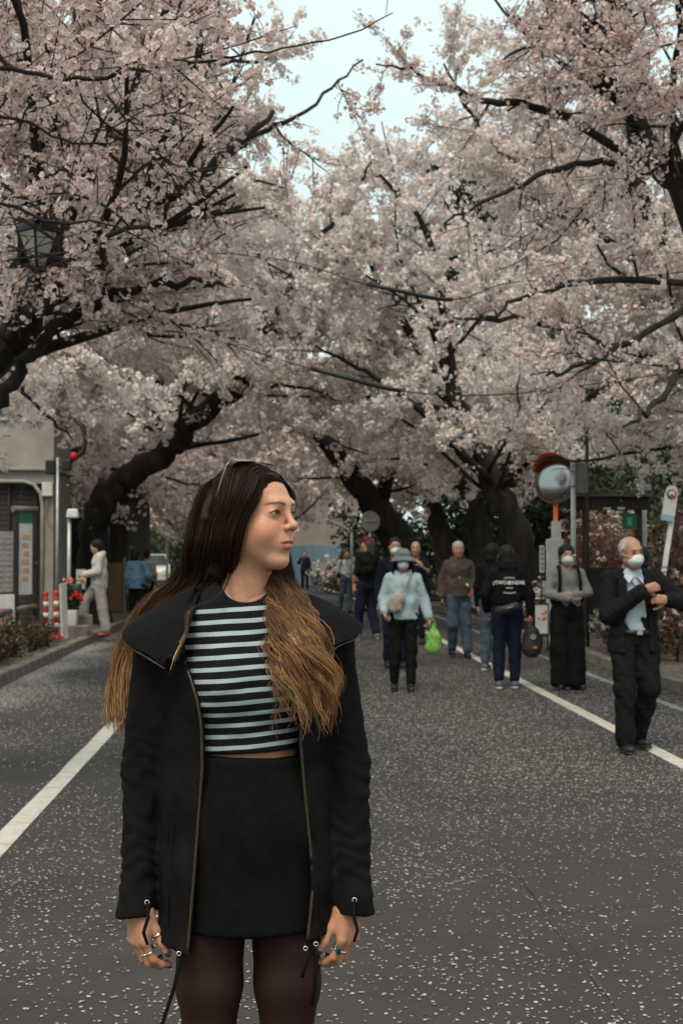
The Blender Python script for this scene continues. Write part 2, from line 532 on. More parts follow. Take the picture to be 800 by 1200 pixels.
TREE_N = [0, 0]; LIMB = .8
def cherry(label, trunk, trad, limbs, seed, size=.038, hi=1, dens=1.0, auto=7, reach=4.6, zone=None, twig=1.0, pink=0.0, aim=None, minz=2.3, keep=None):
    """trunk: points; limbs: list of (points, r0, r1) drawn by hand; auto limbs fill the crown"""
    r = np.random.default_rng(seed)
    base = np.array(trunk[0], float)
    root = empty('cherry_tree', tuple(base), 0, label, 'tree', 'cherry trees along the road')
    tp = catmull(trunk, 6)
    # crooked, knotty trunk
    tp[1:-1] += r.normal(0, .035, (len(tp) - 2, 3))
    tr = np.interp(np.linspace(0, 1, len(tp)), np.linspace(0, 1, len(trad)), trad)
    tr[0] *= 1.35
    trunk_lines = [(tp - base, tr * r.uniform(.93, 1.07, len(tr)))]
    L1 = []
    for pts, r0, r1 in limbs:
        lp = catmull(pts, 6); lp[1:-1] += r.normal(0, .024 * min(1.0, r0 / .08), (len(lp) - 2, 3))
        L1.append((lp, np.linspace(r0, r1, len(lp)) * LIMB))
    for i in range(auto):
        t = .42 + .58 * (i + r.random()) / auto
        k = int(t * (len(tp) - 1))
        az = (i * 2.4 + r.uniform(-.4, .4)) if aim is None else aim[0] + r.uniform(-1, 1) * aim[1]
        el = r.uniform(.15, .9)
        d = (math.cos(az) * math.cos(el), math.sin(az) * math.cos(el), math.sin(el))
        Ln = reach * r.uniform(.75, 1.15)
        lp = branch(r, tp[k], d, Ln, 11, .13, .012)
        if lp[-1][2] < minz + .3 or lp[:, 2].min() < minz - .6: lp[:, 2] = tp[k][2] + np.abs(lp[:, 2] - tp[k][2])
        if zone is not None:
            ok = [zone(q) for q in lp]
            if not all(ok): lp = lp[:max(3, ok.index(False))]
        L1.append((lp, np.linspace(min(tr[k] * .34, .05), .010, len(lp))))
    L2, L3 = [], []
    FP, FD, shade_fl = [], [], []
    for li, (lp, lr) in enumerate(L1):
        seg = np.linalg.norm(np.diff(lp, axis=0), axis=1).sum()
        n2 = max(3, int(seg / .30))
        for q in range(n2):
            t = .16 + .84 * (q + r.random()) / n2
            k = min(int(t * (len(lp) - 1)), len(lp) - 2)
            tan = lp[k + 1] - lp[k]; tan = tan / np.linalg.norm(tan)
            rnd = r.normal(0, 1, 3); rnd[2] *= .75; rnd -= tan * rnd.dot(tan); rnd /= np.linalg.norm(rnd)
            d = tan * r.uniform(.4, .9) + rnd + np.array([0, 0, .12])
            Ls = r.uniform(.8, 2.0) * (1.15 - .45 * t) * twig
            sp = branch(r, lp[k], d, Ls, 7, .16, -.02)
            if zone is not None and not zone(sp[-1]):
                if li >= len(limbs): continue
                if r.random() < .62: continue
                Ls *= .42; sp = lp[k] + (sp - lp[k]) * .42          # short flowering spurs on the outermost boughs
            if sp[-1][2] < minz: continue
            vis = in_view(sp[-1], .9) or in_view(sp[3], .9)
            if not vis:
                if r.random() < .6: shade_fl.append(sp[r.integers(2, 8, 9)] + r.normal(0, .22, (9, 3)))
                continue
            L2.append((sp, np.linspace(min(.016, lr[k] * .6), .005, len(sp))))
            n3 = int(Ls / .15 * dens) + 1
            for w in range(n3):
                k2 = int((.15 + .85 * (w + r.random()) / n3) * (len(sp) - 2))
                tn = sp[k2 + 1] - sp[k2]; tn = tn / np.linalg.norm(tn)
                rd = r.normal(0, 1, 3); rd[2] *= .8
                tw = branch(r, sp[k2] + tn * r.random() * .1, tn * .7 + rd * .6, r.uniform(.2, .62) * twig, 4, .2, -.03)
                L3.append((tw, np.array([.0045, .004, .0035, .003, .0022])))
    # flower clusters along the twigs and on spurs of the branches
    for lines, step, s0 in ((L3, .075, 0.0), (L2, .14, .15)):
        for pts, _ in lines:
            seg = np.linalg.norm(pts[-1] - pts[0]); n = max(1, int(seg / step * dens))
            t = s0 + (1 - s0) * r.random(n)
            x = t * (len(pts) - 1); i = np.minimum(x.astype(int), len(pts) - 2); f = (x - i)[:, None]
            FP.append(pts[i] * (1 - f) + pts[i + 1] * f)
    C = np.concatenate(FP)
    # bare gaps: clusters thin out in a slow noise so that clumps and openings form
    nz = np.array([mnoise.noise(Vector(c * 1.15)) for c in C])
    C = C[r.random(len(C)) < np.clip(.78 + 1.1 * nz, .10, 1)]
    if keep is not None: C = C[[keep(c) for c in C]]
    nf = (6 if size < .065 else 4, 6, 7)[hi]; size = size * (1.0 if size < .065 else 1.15)
    off = r.normal(0, 1, (len(C), nf, 3)); off /= np.linalg.norm(off, axis=2, keepdims=True)
    rad = (.06, .055, .045)[hi] * (size / .038) ** .8 * r.uniform(.55, 1.1, (len(C), nf, 1))
    FPs = (C[:, None] + off * rad).reshape(-1, 3); FDs = (off + r.normal(0, .35, off.shape)).reshape(-1, 3)
    near = FPs[:, 1] < 7.6
    if hi == 2 and near.any() and not near.all():
        parts = [flowers_np(FPs[near] - base, FDs[near], size, 2, r, pink), flowers_np(FPs[~near] - base, FDs[~near], size, 1, r, pink)]
    else:
        parts = [flowers_np(FPs - base, FDs, size, hi, r, pink)]
    if shade_fl:
        S = np.concatenate(shade_fl)
        parts.append(flowers_np(S - base, r.normal(0, 1, S.shape), .20, 0, r, pink))  # crown outside the view: sparse oversized flowers put in for their shade
    o = 0; VV, FF, KK = [], [], []
    for v, f, k in parts:
        VV.append(v); FF.append(f + o); KK.append(k); o += len(v)
    crown = link('crown', np_mesh('crown', np.concatenate(VV), np.concatenate(FF), False, {'tint': np.concatenate(KK)}), m_blossom, root)
    tag(crown, kind='stuff')
    # young bronze leaves
    nb = int(len(C) * (.6 if hi else .3)); B = C[r.integers(0, len(C), nb)] + r.normal(0, .04, (nb, 3)) - base
    D = r.normal(0, 1, (nb, 3)); D /= np.linalg.norm(D, axis=1, keepdims=True)
    U = np.cross(D, r.normal(0, 1, (nb, 3))); U /= np.linalg.norm(U, axis=1, keepdims=True)
    ls = (r.uniform(.5, 1.1, nb) * size * 1.0)[:, None]
    V = np.stack([B, B + D * ls * .5 + U * ls * .2, B + D * ls, B + D * ls * .5 - U * ls * .2], 1).reshape(-1, 3)
    i = np.arange(nb)[:, None] * 4
    lv = link('young_leaves', np_mesh('young_leaves', V, i + np.array([[0, 1, 2, 3]])), m_bract, root); tag(lv, kind='stuff')
    v, f = tubes_np(trunk_lines, 14); link('trunk', np_mesh('trunk', v, f, True), m_bark, root)
    v, f = tubes_np([(a - base, b * r.uniform(.9, 1.1, len(b))) for a, b in L1], 8); link('limbs', np_mesh('limbs', v, f, True), m_bark, root)
    v, f = tubes_np([(a - base, b) for a, b in L2], 3)
    tw = link('twigs', np_mesh('twigs', v, f, True), m_twig, root); tag(tw, kind='stuff')
    if L3 and hi:
        v, f = tubes_np([(a[::2] - base, b[::2]) for a, b in L3], 3)
        tw = link('fine_twigs', np_mesh('fine_twigs', v, f, True), m_twig, root); tag(tw, kind='stuff')
    TREE_N[0] += len(FPs); TREE_N[1] += len(crown.data.polygons)
    return root

def A(px, py, Y): return np.array(at(px, py, Y))
LANTERN = at(45, 288, 8.6)       # a street lantern hangs in a pruned gap of the left crown
# --- left row
cherry('leaning old cherry tree over the white building, its forked trunk near the lantern',
       [(-4.3, 9.3, 0), (-3.6, 9.4, 1.4), A(-60, 470, 9.5), A(10, 400, 9.5), A(60, 320, 9.4), A(115, 285, 9.3)], [.32, .24, .18, .13, .105, .085],
       [([A(-40, 500, 9.4), A(5, 458, 9.3), A(55, 398, 9.2), A(100, 364, 9.1), A(148, 341, 9.0), A(205, 331, 8.9), A(270, 336, 8.8)], .07, .018),
        ([A(115, 285, 9.3), A(180, 235, 9.2), A(250, 190, 9.3), A(320, 130, 9.5)], .09, .02),
        ([A(60, 320, 9.4), A(150, 250, 8.8), A(200, 150, 8.5), A(245, 0, 8.3)], .06, .025),
        ([A(10, 400, 9.5), A(40, 200, 8.4), A(90, 60, 7.9), A(150, -60, 7.6)], .06, .02),
        ([A(250, 190, 9.3), A(300, 160, 9.6), A(370, 120, 9.8), A(425, 70, 10)], .03, .008),
        ([A(-80, 60, 6.0), A(0, 78, 6.0), A(90, 92, 6.0), A(160, 84, 6.0), A(240, 72, 6.0), A(300, 62, 6.0), A(400, 44, 6.0), A(460, 15, 6.0)], .016, .003),
        ([A(-60, 250, 6.4), A(0, 238, 6.4), A(60, 260, 6.4), A(125, 262, 6.3), A(185, 290, 6.3)], .014, .004),
        ([A(-60, 130, 6.8), A(20, 140, 6.8), A(100, 170, 6.8), A(190, 150, 6.7)], .014, .004)],
       101, .030, 2, 1.35, auto=12, reach=3.6, aim=(-.1, 1.2), minz=2.7,
       zone=lambda p: p[0] < -.12 + .035 * max(0, p[1] - 7) and p[1] > 4.6,
       keep=lambda c: not (abs(c[0] - LANTERN.x * c[1] / LANTERN.y) < .17 and abs(c[2] - CAM_H - (LANTERN.z - CAM_H) * c[1] / LANTERN.y) < .15 and 6.2 < c[1] < 9.0))

cherry('young upright cherry tree hidden behind its blossom, past the forked tree',
       [(-4.7, 15.8, 0), (-4.4, 15.8, 1.6), (-3.8, 15.7, 3.2), (-3.0, 15.6, 5.0), (-2.4, 15.6, 6.6)], [.26, .22, .19, .14, .08],
       [([(-3.8, 15.7, 3.2), (-2.4, 15.0, 4.2), (-1.2, 14.6, 4.8), (-.2, 14.4, 5.2)], .09, .02),
        ([(-3.8, 15.7, 3.2), A(-10, 420, 15.6), A(40, 470, 15.2), A(85, 515, 15)], .06, .012),
        ([(-3.0, 15.6, 5.0), (-1.9, 15.8, 6.2), (-1.0, 15.9, 6.9), (.1, 16, 7.2)], .08, .02)],
       102, .042, 0, 1.75, auto=15, reach=3.8, aim=(0, 1.9), minz=2.6, zone=lambda p: p[0] < .40 and p[2] < 9.5)
cherry('slanting cherry tree whose dark trunk leans over the road behind the person in white',
       [(-3.75, 29.6, 0), A(108, 640, 29.5), A(122, 585, 29.3), A(155, 556, 29), A(200, 525, 28.5), A(222, 497, 28), A(270, 462, 27.6), A(284, 430, 27.3), A(302, 392, 27), A(322, 362, 26.8)], [.33, .30, .28, .26, .235, .215, .19, .165, .14, .10],
       [([A(322, 362, 26.8), A(372, 285, 26), A(412, 228, 25.5), A(436, 188, 25)], .09, .02),
        ([A(270, 462, 27.6), A(305, 455, 27), A(345, 452, 26.6), A(400, 470, 26.2)], .07, .02),
        ([A(322, 362, 26.8), A(345, 325, 26), A(390, 312, 25.5), A(425, 290, 25)], .10, .03),
        ([A(200, 525, 28.5), A(160, 450, 27), A(110, 400, 26), A(40, 350, 25)], .12, .03),
        ([A(284, 430, 27.3), A(240, 370, 26.5), A(205, 310, 26), A(215, 250, 25.6)], .12, .03)],
       103, .060, 0, 1.2, auto=16, reach=4.6, minz=3.2, zone=lambda p: p[2] < 9.2 and p[0] < 2.0)
for i, (x, y, h, sd, lab) in enumerate([
        (-7.0, 33.5, 7.8, 104, 'cherry tree behind the no parking sign on the left verge'),
        (-5.4, 40, 8.4, 105, 'cherry tree above the parked white car'),
        (-6.5, 52, 9.0, 106, 'farthest cherry tree on the side of the white building')]):
    cherry(lab, [(x, y, 0), (x + .2, y, 1.5), (x + .8, y - .2, 3), (x + 1.8, y - .3, 5), (x + 2.6, y - .3, h * .8)], [.34, .28, .24, .17, .08],
           [([(x + .8, y - .2, 3), (x + 2.6, y - .8, 4.0), (x + 4.4, y - 1.2, 4.7), (x + 6, y - 1.4, 4.9)], .12, .03),
            ([(x + .8, y - .2, 3), (x + 2.4, y - 1, 3.5), (x + 4.2, y - 1.6, 3.3), (x + 5.8, y - 2, 2.9)], .09, .02),
            ([(x + .8, y - .2, 3), (x + 2.0, y + .8, 3.5), (x + 3.6, y + 1.4, 3.4), (x + 5.0, y + 1.6, 3.0)], .09, .02)],
           sd, .095 + .015 * i, 0, .62, auto=12, reach=4.8, minz=2.1, zone=lambda p: p[2] < 9.6, twig=1.25, pink=.14)
# --- right row
cherry('tall cherry tree rising beside the traffic mirror, its upright trunk bare at the top',
       [(5.6, 12.8, 0), (5.2, 12.8, 1.8), A(850, 330, 12.7), A(785, 205, 12.6), A(728, 110, 12.5), A(722, 20, 12.5), A(735, -120, 12.4)], [.34, .26, .15, .105, .085, .07, .04],
       [([A(785, 205, 12.6), A(690, 190, 12.2), A(600, 220, 12), A(520, 262, 11.6)], .05, .012),
        ([A(728, 110, 12.5), A(680, 50, 12.2), A(640, 48, 12), A(590, 70, 11.8)], .05, .012),
        ([A(785, 205, 12.6), A(640, 130, 12.3), A(560, 118, 12), A(490, 85, 12), A(440, 75, 12)], .06, .008),
        ([A(850, 330, 12.7), A(700, 330, 11.8), A(620, 345, 11.3), A(560, 380, 11)], .045, .012),
        ([A(850, 330, 12.7), A(740, 400, 11.7), A(680, 430, 11.2), A(640, 440, 11)], .045, .012),
        ([A(830, 330, 12.7), A(800, 420, 11.6), A(760, 480, 10.9), A(730, 500, 10.6)], .06, .012)],
       111, .0355, 1, 1.4, auto=17, reach=3.7, aim=(3.2, 1.3), minz=2.75, zone=lambda p: p[0] > 1.95)
cherry('wide cherry tree over the notice gate with low hanging blossom',
       [(7.6, 19.5, 0), (7.4, 19.4, 1.8), (6.9, 19.2, 3.4), (5.6, 19, 5.0), (4.6, 18.9, 7)], [.40, .33, .27, .18, .08],
       [([(6.9, 19.2, 3.4), (5.0, 18.3, 4.0), (3.4, 17.6, 4.4), (2.2, 17.2, 4.4)], .10, .02),
        ([(5.6, 19, 5.0), (3.8, 18.7, 6.2), (2.7, 18.6, 7.2), (2.2, 18.5, 8.0)], .10, .02),
        ([(6.9, 19.2, 3.4), (6.2, 17.9, 3.7), (5.5, 16.6, 3.7), (4.9, 15.6, 3.5)], .10, .02),
        ([(6.9, 19.2, 3.2), (6.6, 20.5, 3.4), (6.2, 22, 3.5), (5.4, 24, 3.5)], .10, .02)],
       112, .042, 0, 1.75, auto=16, reach=3.9, aim=(3.0, 2.0), minz=2.7, zone=lambda p: p[0] > 1.55 and p[2] < 9.6, keep=lambda c: not (c[0] < 5.1 and c[2] < 3.35))
cherry('gnarled cherry tree with a thick black trunk behind the man in the brown hoodie',
       [(4.95, 27, 0), (4.7, 27, 1.6), (4.2, 26.9, 2.8), (3.5, 26.8, 4.2), (2.9, 26.7, 6.0)], [.33, .28, .24, .17, .07],
       [([(4.2, 26.9, 2.8), (2.9, 26, 3.9), (1.8, 25.4, 4.7), (.7, 25, 5.2)], .13, .03),
        ([(3.5, 26.8, 4.2), A(500, 275, 26.2), A(452, 215, 25.8), A(405, 195, 25.4)], .10, .02),
        ([(3.5, 26.8, 4.2), (2.4, 26.6, 5.9), (1.6, 26.4, 7.3), (1.2, 26.3, 8.3)], .14, .03),
        ([(4.2, 26.9, 2.8), (5.2, 25.4, 3.9), (5.6, 24, 4.4), (5.4, 22.8, 4.6)], .16, .03)],
       113, .058, 0, 1.15, auto=15, reach=4.2, aim=(3.1, 2.4), minz=3.3, zone=lambda p: p[2] < 9.4)
cherry('old cherry tree with twin black stems near the round sign',
       [(5.2, 34.5, 0), (5.0, 34.5, 1.8), (4.6, 34.4, 3.2), (4.1, 34.3, 5.0), (3.9, 34.2, 8.2)], [.36, .30, .26, .19, .09],
       [([(5.1, 34.5, 1.2), (5.9, 34.3, 2.6), (6.6, 34, 4.2), (6.9, 33.8, 6)], .20, .05),
        ([(4.6, 34.4, 3.2), (3.2, 33.5, 4.6), (2.0, 33, 5.4), (.6, 32.5, 5.8)], .18, .03)],
       114, .076, 0, .9, auto=16, reach=4.8, minz=3.4, zone=lambda p: p[2] < 11.2, twig=1.2, pink=.12)
cherry('leaning cherry tree whose bent trunk crosses low towards the road, past the round sign',
       [(4.3, 43, 0), A(470, 640, 42.8), A(443, 600, 42.6), A(415, 560, 42.3), A(385, 522, 42), A(366, 505, 41.8), A(350, 470, 41.6)], [.66, .54, .43, .32, .25, .2, .1],
       [([A(443, 600, 42.6), A(460, 545, 42.4), A(480, 500, 42), A(520, 450, 41.5)], .3, .05)],
       115, .11, 0, .6, auto=14, reach=4.8, minz=2.9, zone=lambda p: p[2] < 12, twig=1.25, pink=.14)
for i, (x, y, sd, lab) in enumerate([(6.4, 52, 116, 'cherry tree standing behind the flower bed at the bend'), (.4, 64, 117, 'cherry tree closing the view where the road bends')]):
    cherry(lab, [(x, y, 0), (x - .2, y, 1.8), (x - .6, y, 3.2), (x - 1, y, 5), (x - 1, y, 7)], [.5, .42, .34, .22, .1], [],
           sd, .14, 0, .5, auto=16, reach=5.4, minz=2.2, zone=lambda p: p[2] < 11.5, twig=1.3, pink=.15)
print('FLOWERS', TREE_N)
# ================================================================== foliage helpers
def leaf_cloud(name, centers, radii, n, leaf, m, parent, seed, squash=1.0, kind='stuff'):
    """leaf-sized quads spread through a set of ellipsoid clumps"""
    r = np.random.default_rng(seed)
    centers = np.array(centers, float); radii = np.array(radii, float)
    w = radii ** 2; idx = r.choice(len(centers), n, p=w / w.sum())
    d = r.normal(0, 1, (n, 3)); d /= np.linalg.norm(d, axis=1, keepdims=True)
    rr = radii[idx][:, None] * (r.random((n, 1)) ** .45) * r.uniform(.8, 1.12, (n, 1))
    P = centers[idx] + d * rr * np.array([1, 1, squash])
    D = d * .6 + r.normal(0, .7, (n, 3)); D /= np.linalg.norm(D, axis=1, keepdims=True)
    U = np.cross(D, r.normal(0, 1, (n, 3))); U /= np.linalg.norm(U, axis=1, keepdims=True)
    s = (leaf * r.uniform(.6, 1.3, n))[:, None]
    V = np.stack([P, P + D * s * .45 + U * s * .28, P + D * s, P + D * s * .45 - U * s * .28], 1).reshape(-1, 3)
    o = link(name, np_mesh(name, V, np.arange(n)[:, None] * 4 + np.arange(4)[None]), m, parent)
    return tag(o, kind=kind)

m_ever = mat('evergreen_leaf', (.018, .030, .014), .6, (.045, .058, .026), 3, trans=.15)
m_shrub = mat('shrub_leaf', (.060, .058, .026), .65, (.12, .065, .038), 4, trans=.2)
m_rust = mat('rust_leaf', (.17, .075, .045), .65, (.26, .14, .10), 5, trans=.25)
m_white_fl = mat('white_flower', (.72, .66, .60), .6, (.58, .48, .44), 8, trans=.25)
m_red_fl = mat('red_flower', (.62, .02, .02), .5, trans=.2)
m_peach_fl = mat('peach_flower', (.75, .33, .20), .5, trans=.2)
m_darkbark = mat('dark_bark', (.018, .014, .012), .95, (.04, .032, .028), 6, .8, 25)

def evergreen(label, x, y, h, spread, seed, n=9000, leaf=.34):
    r = np.random.default_rng(seed)
    root = empty('evergreen_tree', (x, y, 0), 0, label, 'tree', 'dark evergreens behind the cherry trees')
    mb = MB()
    pts = [(r.normal(0, .05) * k, r.normal(0, .05) * k, h * .85 * k / 6) for k in range(7)]
    mb.tube(pts, [.42 - .055 * k for k in range(7)], 10)
    cs, rs = [], []
    for i in range(30):
        t = r.random(); a = r.uniform(0, 2 * np.pi)
        q = spread * (.35 + .65 * math.sin(math.pi * (.25 + .7 * t))) * r.uniform(.35, .9)
        c = (math.cos(a) * q, math.sin(a) * q, h * (.22 + .74 * t))
        cs.append(c); rs.append(r.uniform(.5, 1.25) * spread * .28)
        k = min(6, int(t * 6)); mb.tube([pts[k], ((pts[k][0] + c[0]) / 2, (pts[k][1] + c[1]) / 2, c[2] - .3), c], [.09, .06, .02], 5)
    mb.build('trunk', m_darkbark, root)
    leaf_cloud('crown', cs, rs, n, leaf, m_ever, root, seed + 1, .8)
    return root
evergreen('tall dark evergreen showing above the blossom where the sky narrows', 8.4, 62, 19.0, 5.0, 301, 12000, .42)
evergreen('broad dark evergreen behind the old twin stemmed cherry', 9.5, 46, 9.0, 5.0, 302, 10000, .28)
evergreen('dark evergreen tree behind the traffic mirror', 8.2, 37, 7.0, 3.6, 303, 13000, .19)
evergreen('dark evergreen tree behind the notice gate', 12.2, 33, 7.5, 4.0, 304, 10000, .22)
evergreen('dark evergreen beside the timber shop', -9.5, 44, 9.5, 4.5, 305, 7000, .4)

def hedge_row(label, x0, y0, x1, y1, h, wd, seed, n, leaf, m, flowers=0, fsize=.05, fm=None, group='planted beds along the road', name='shrub'):
    r = np.random.default_rng(seed)
    root = empty(name, ((x0 + x1) / 2, (y0 + y1) / 2, .1), 0, label, 'shrub', group)
    L = math.hypot(x1 - x0, y1 - y0); k = max(3, int(L / (wd * .38)))
    cs, rs = [], []
    for i in range(k):
        t = (i + r.random()) / k
        for q in range(2):
            rad = wd * r.uniform(.32, .55)
            cs.append(((x0 - x1) * (.5 - t) * 1.0 + r.normal(0, wd * .14), (y0 - y1) * (.5 - t) + r.normal(0, wd * .14), h * r.uniform(.25, .85)))
            rs.append(rad)
    cs = [(-c[0], -c[1], c[2]) for c in cs]
    mb = MB()
    for c in cs:
        mb.tube([(c[0] * .97, c[1] * .98, 0), (c[0], c[1], c[2] * .6), (c[0] + r.normal(0, .1), c[1] + r.normal(0, .1), c[2])], [.018, .012, .006], 5)
    tag(mb.build('stems', m_darkbark, root), kind='stuff')
    leaf_cloud('foliage', cs, rs, n, leaf, m, root, seed + 1, h / wd * .9)
    if flowers:
        P = np.array(cs)[r.integers(0, len(cs), flowers)]
        d = r.normal(0, 1, (flowers, 3)); d[:, 2] = np.abs(d[:, 2]); d /= np.linalg.norm(d, axis=1, keepdims=True)
        P = P + d * (np.array(rs).mean() * 1.05) * np.array([1, 1, h / wd])
        off = r.normal(0, .6 * fsize, (flowers, 5, 3))
        PP = (P[:, None] + off).reshape(-1, 3)
        v, f, c = flowers_np(PP, np.repeat(d, 5, 0) + r.normal(0, .5, PP.shape), fsize, 1, r, 0)
        fo = link('flowers', np_mesh('flowers', v, f), fm or m_white_fl, root); tag(fo, kind='stuff')
    return root
# right flower bed
hedge_row('rusty leaved shrub with white flowers under the white bus stop sign', 5.1, 13.0, 5.6, 17.2, .95, .9, 401, 7000, .075, m_shrub, 260, .05)
hedge_row('tall rust coloured bush behind the man in the black suit', 6.2, 18.0, 6.6, 22.5, 2.1, 1.5, 402, 10000, .10, m_rust, 220, .045)
hedge_row('rust coloured thicket seen through the notice gate', 5.6, 26, 7.2, 28.5, 2.0, 1.6, 411, 7000, .11, m_rust, 260, .055)
hedge_row('low shrub dotted with white flowers beside the notice gate', 4.95, 18.2, 5.1, 21.6, .62, .7, 403, 4000, .07, m_shrub, 200, .05)
hedge_row('bushy bed of white flowers beside the thick black trunk', 4.85, 24.6, 5.0, 29, .75, .8, 404, 4500, .08, m_shrub, 240, .07)
hedge_row('low flowering bed at the foot of the twin black stems', 4.9, 31, 4.7, 38, .8, .9, 405, 4500, .1, m_shrub, 240, .09)
hedge_row('pale flowering hedge along the bend of the road', 4.2, 44, 2.0, 58, 1.05, 1.2, 406, 6000, .14, m_shrub, 420, .12)
hedge_row('tall dark hedge closing the flower beds from behind', 8.2, 26, 8.0, 46, 2.9, 2.0, 407, 26000, .13, m_ever, 0, name='hedge')
hedge_row('dark hedge far along the bend behind the pale flowers', 8.5, 50, 3.5, 66, 3.0, 2.2, 408, 9000, .26, m_ever, 0, name='hedge')
hedge_row('dark hedge along the left bend beyond the parked car', -8.2, 60, -4.6, 84, 3.2, 2.4, 412, 9000, .24, m_ever, 0, name='hedge')
hedge_row('weedy brown plant clump under the left log fence', -3.72, 18.6, -3.72, 20.4, .5, .42, 409, 2600, .07, m_shrub, 30, .04, m_peach_fl)
hedge_row('scrubby green clump between the log fence and the orange posts', -3.62, 21.2, -3.65, 22.6, .42, .36, 410, 1800, .06, m_shrub, 0)

# ================================================================== left side: building, boards, fence
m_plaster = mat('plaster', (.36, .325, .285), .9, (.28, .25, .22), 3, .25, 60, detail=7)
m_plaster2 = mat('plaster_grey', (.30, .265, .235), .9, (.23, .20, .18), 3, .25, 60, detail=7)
m_timber = mat('dark_timber', (.022, .016, .014), .8, (.045, .034, .029), 6, .5, 40, stretch=(1, 1, .2))
m_wood = mat('weathered_wood', (.11, .085, .07), .85, (.19, .155, .13), 7, .6, 35, stretch=(.3, .3, 1))
m_tanboard = mat('tan_board', (.30, .17, .095), .8, (.22, .12, .07), 4, .2, 40)
m_steel = mat('galvanised', (.42, .44, .43), .45, (.34, .36, .35), 12, metal=.6)
m_greypaint = mat('grey_paint', (.22, .215, .21), .6, (.17, .165, .16), 6)
m_black = mat('black_plastic', (.012, .011, .011), .5)
m_whiteboard = mat('white_board', (.62, .60, .56), .6, (.5, .48, .45), 5)
m_print = mat('print_grey', (.30, .28, .27), .7)
m_green = mat('green_sign', (.012, .12, .055), .5)
m_orange = mat('orange_paint', (.85, .17, .025), .5, (.70, .13, .025), 8)
m_redplastic = mat('red_plastic', (.60, .045, .02), .5, (.45, .035, .018), 6)
m_reflect = mat('reflective_white', (.66, .62, .56), .5)
m_redsign = mat('red_sign', (.50, .02, .03), .5)
m_bluesign = mat('blue_sign', (.03, .06, .33), .5)
m_glass = mat('dark_glass', (.02, .022, .024), .1, spec=.6)
m_roof = mat('roof_tile', (.06, .055, .055), .7, (.09, .08, .08), 8)

def white_building():
    Yf = 27.0; xr = -4.18
    root = empty('white_building', (xr, Yf, 0), 0, 'white plastered building with a dark slatted shutter behind the log fence', 'building')
    # coordinates relative to the front right corner; -x to the left, +y backwards
    mb = MB()
    mb.box((-.11, 1.1, 1.55), (.22, 2.2, 3.1))                         # right pier
    mb.box((-4.6, 1.1, 1.55), (3.4, 2.2, 3.1))                         # left wall piece
    mb.box((-1.56, 1.1, 2.98), (2.68, 2.2, .24))                     # lintel
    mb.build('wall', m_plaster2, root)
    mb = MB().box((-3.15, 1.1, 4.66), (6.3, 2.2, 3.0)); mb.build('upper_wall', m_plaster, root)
    mb = MB().box((-3.15, 1.1, 3.13), (6.42, 2.4, .055)); mb.build('cornice', m_plaster, root, bevel=.012)
    sh = empty('shutter', (0, 0, 0)); sh.parent = root
    me = MB().box((0, 0, 0), (2.66, .03, .085)).mesh('slat'); me.materials.append(m_timber)
    for i in range(28): link('slat', me, None, sh, (-1.56, .16, .16 + i * .098))
    MB().box((-1.56, .22, 1.45), (2.68, .04, 2.85)).build('backing', m_black, sh)
    mb = MB()
    for k in range(6): mb.box((-.35 - k * .5, .12, 1.45), (.05, .05, 2.82))
    mb.build('mullions', m_timber, sh)
    MB().tube([(-.20, -.03, .1), (-.20, -.03, 2.45), (-.24, -.03, 2.68), (-.36, -.03, 2.84), (-.55, -.03, 2.9), (-3, -.03, 2.9)], .035, 8).build('trim_pipe', m_plaster, root)
    MB().box((-3.15, 1.1, 6.22), (6.9, 2.8, .12)).build('roof', m_roof, root)
    for x in (-1.5, -4.3):
        w = empty('window', (x, 0, 4.7)); w.parent = root
        MB().box((0, -.02, .62), (1.3, .06, .06)).box((0, -.02, -.62), (1.3, .09, .06)).box((-.62, -.02, 0), (.06, .06, 1.2)).box((.62, -.02, 0), (.06, .06, 1.2)).box((0, -.02, 0), (.04, .05, 1.2)).build('frame', m_steel, w)
        MB().box((0, -.003, 0), (1.24, .012, 1.2)).build('pane', m_glass, w)
    MB().box((-.10, -.06, 2.75), (.2, .12, .26)).build('junction_box', m_whiteboard, root, bevel=.012)
    MB().tube([(-.1, -.05, 2.62), (-.14, -.05, 2.3), (-.05, -.05, 2.05), (.0, -.05, 2.1)], .012, 6).build('cable_loop', m_greypaint, root)
white_building()

# grey pipe pole with black boxes and a red lamp
def alarm_pole():
    p = at(67, 700, 26.2)
    root = empty('pipe_pole', (p.x, 26.2, .1), 0, 'thin grey pipe pole with black boxes and a red lamp beside the white wall', 'pole')
    MB().tube([(0, 0, 0), (0, 0, 3.2)], .028, 8).build('pipe', m_steel, root)
    MB().box((-.13, 0, 3.02), (.17, .16, .26)).build('loudspeaker_box', m_black, root, bevel=.02)
    MB().box((.17, 0, 3.06), (.16, .16, .2)).box((.08, 0, 3.02), (.1, .05, .06)).build('lamp_housing', m_black, root, bevel=.02)
    MB().lathe((.30, -.05, 3.22), [(.0, -.08), (.06, -.06), (.08, 0), (.055, .06), (0, .08)], 12).build('red_lamp', mat('red_lamp', (.40, .006, .015), .4), root)
    MB().tube([(.2, 0, 3.14), (.32, 0, 3.2), (.46, 0, 3.3), (.5, 0, 3.55), (.46, 0, 3.75), (.3, 0, 3.9)], [.05, .055, .05, .045, .05, .03], 8).build('bracket_arm', m_black, root)
alarm_pole()

def lamp_post():
    p = at(81, 690, 25.0)
    root = empty('garden_lamp_post', (p.x, 25, .1), 0, 'short silver lamp post with a pale hooded head by the planter', 'lamp')
    MB().tube([(0, 0, 0), (0, 0, 2.05)], .035, 10).build('post', m_steel, root)
    MB().box((.06, 0, 2.14), (.22, .2, .16), taper=.8).build('lamp_head', m_whiteboard, root, bevel=.03)
lamp_post()

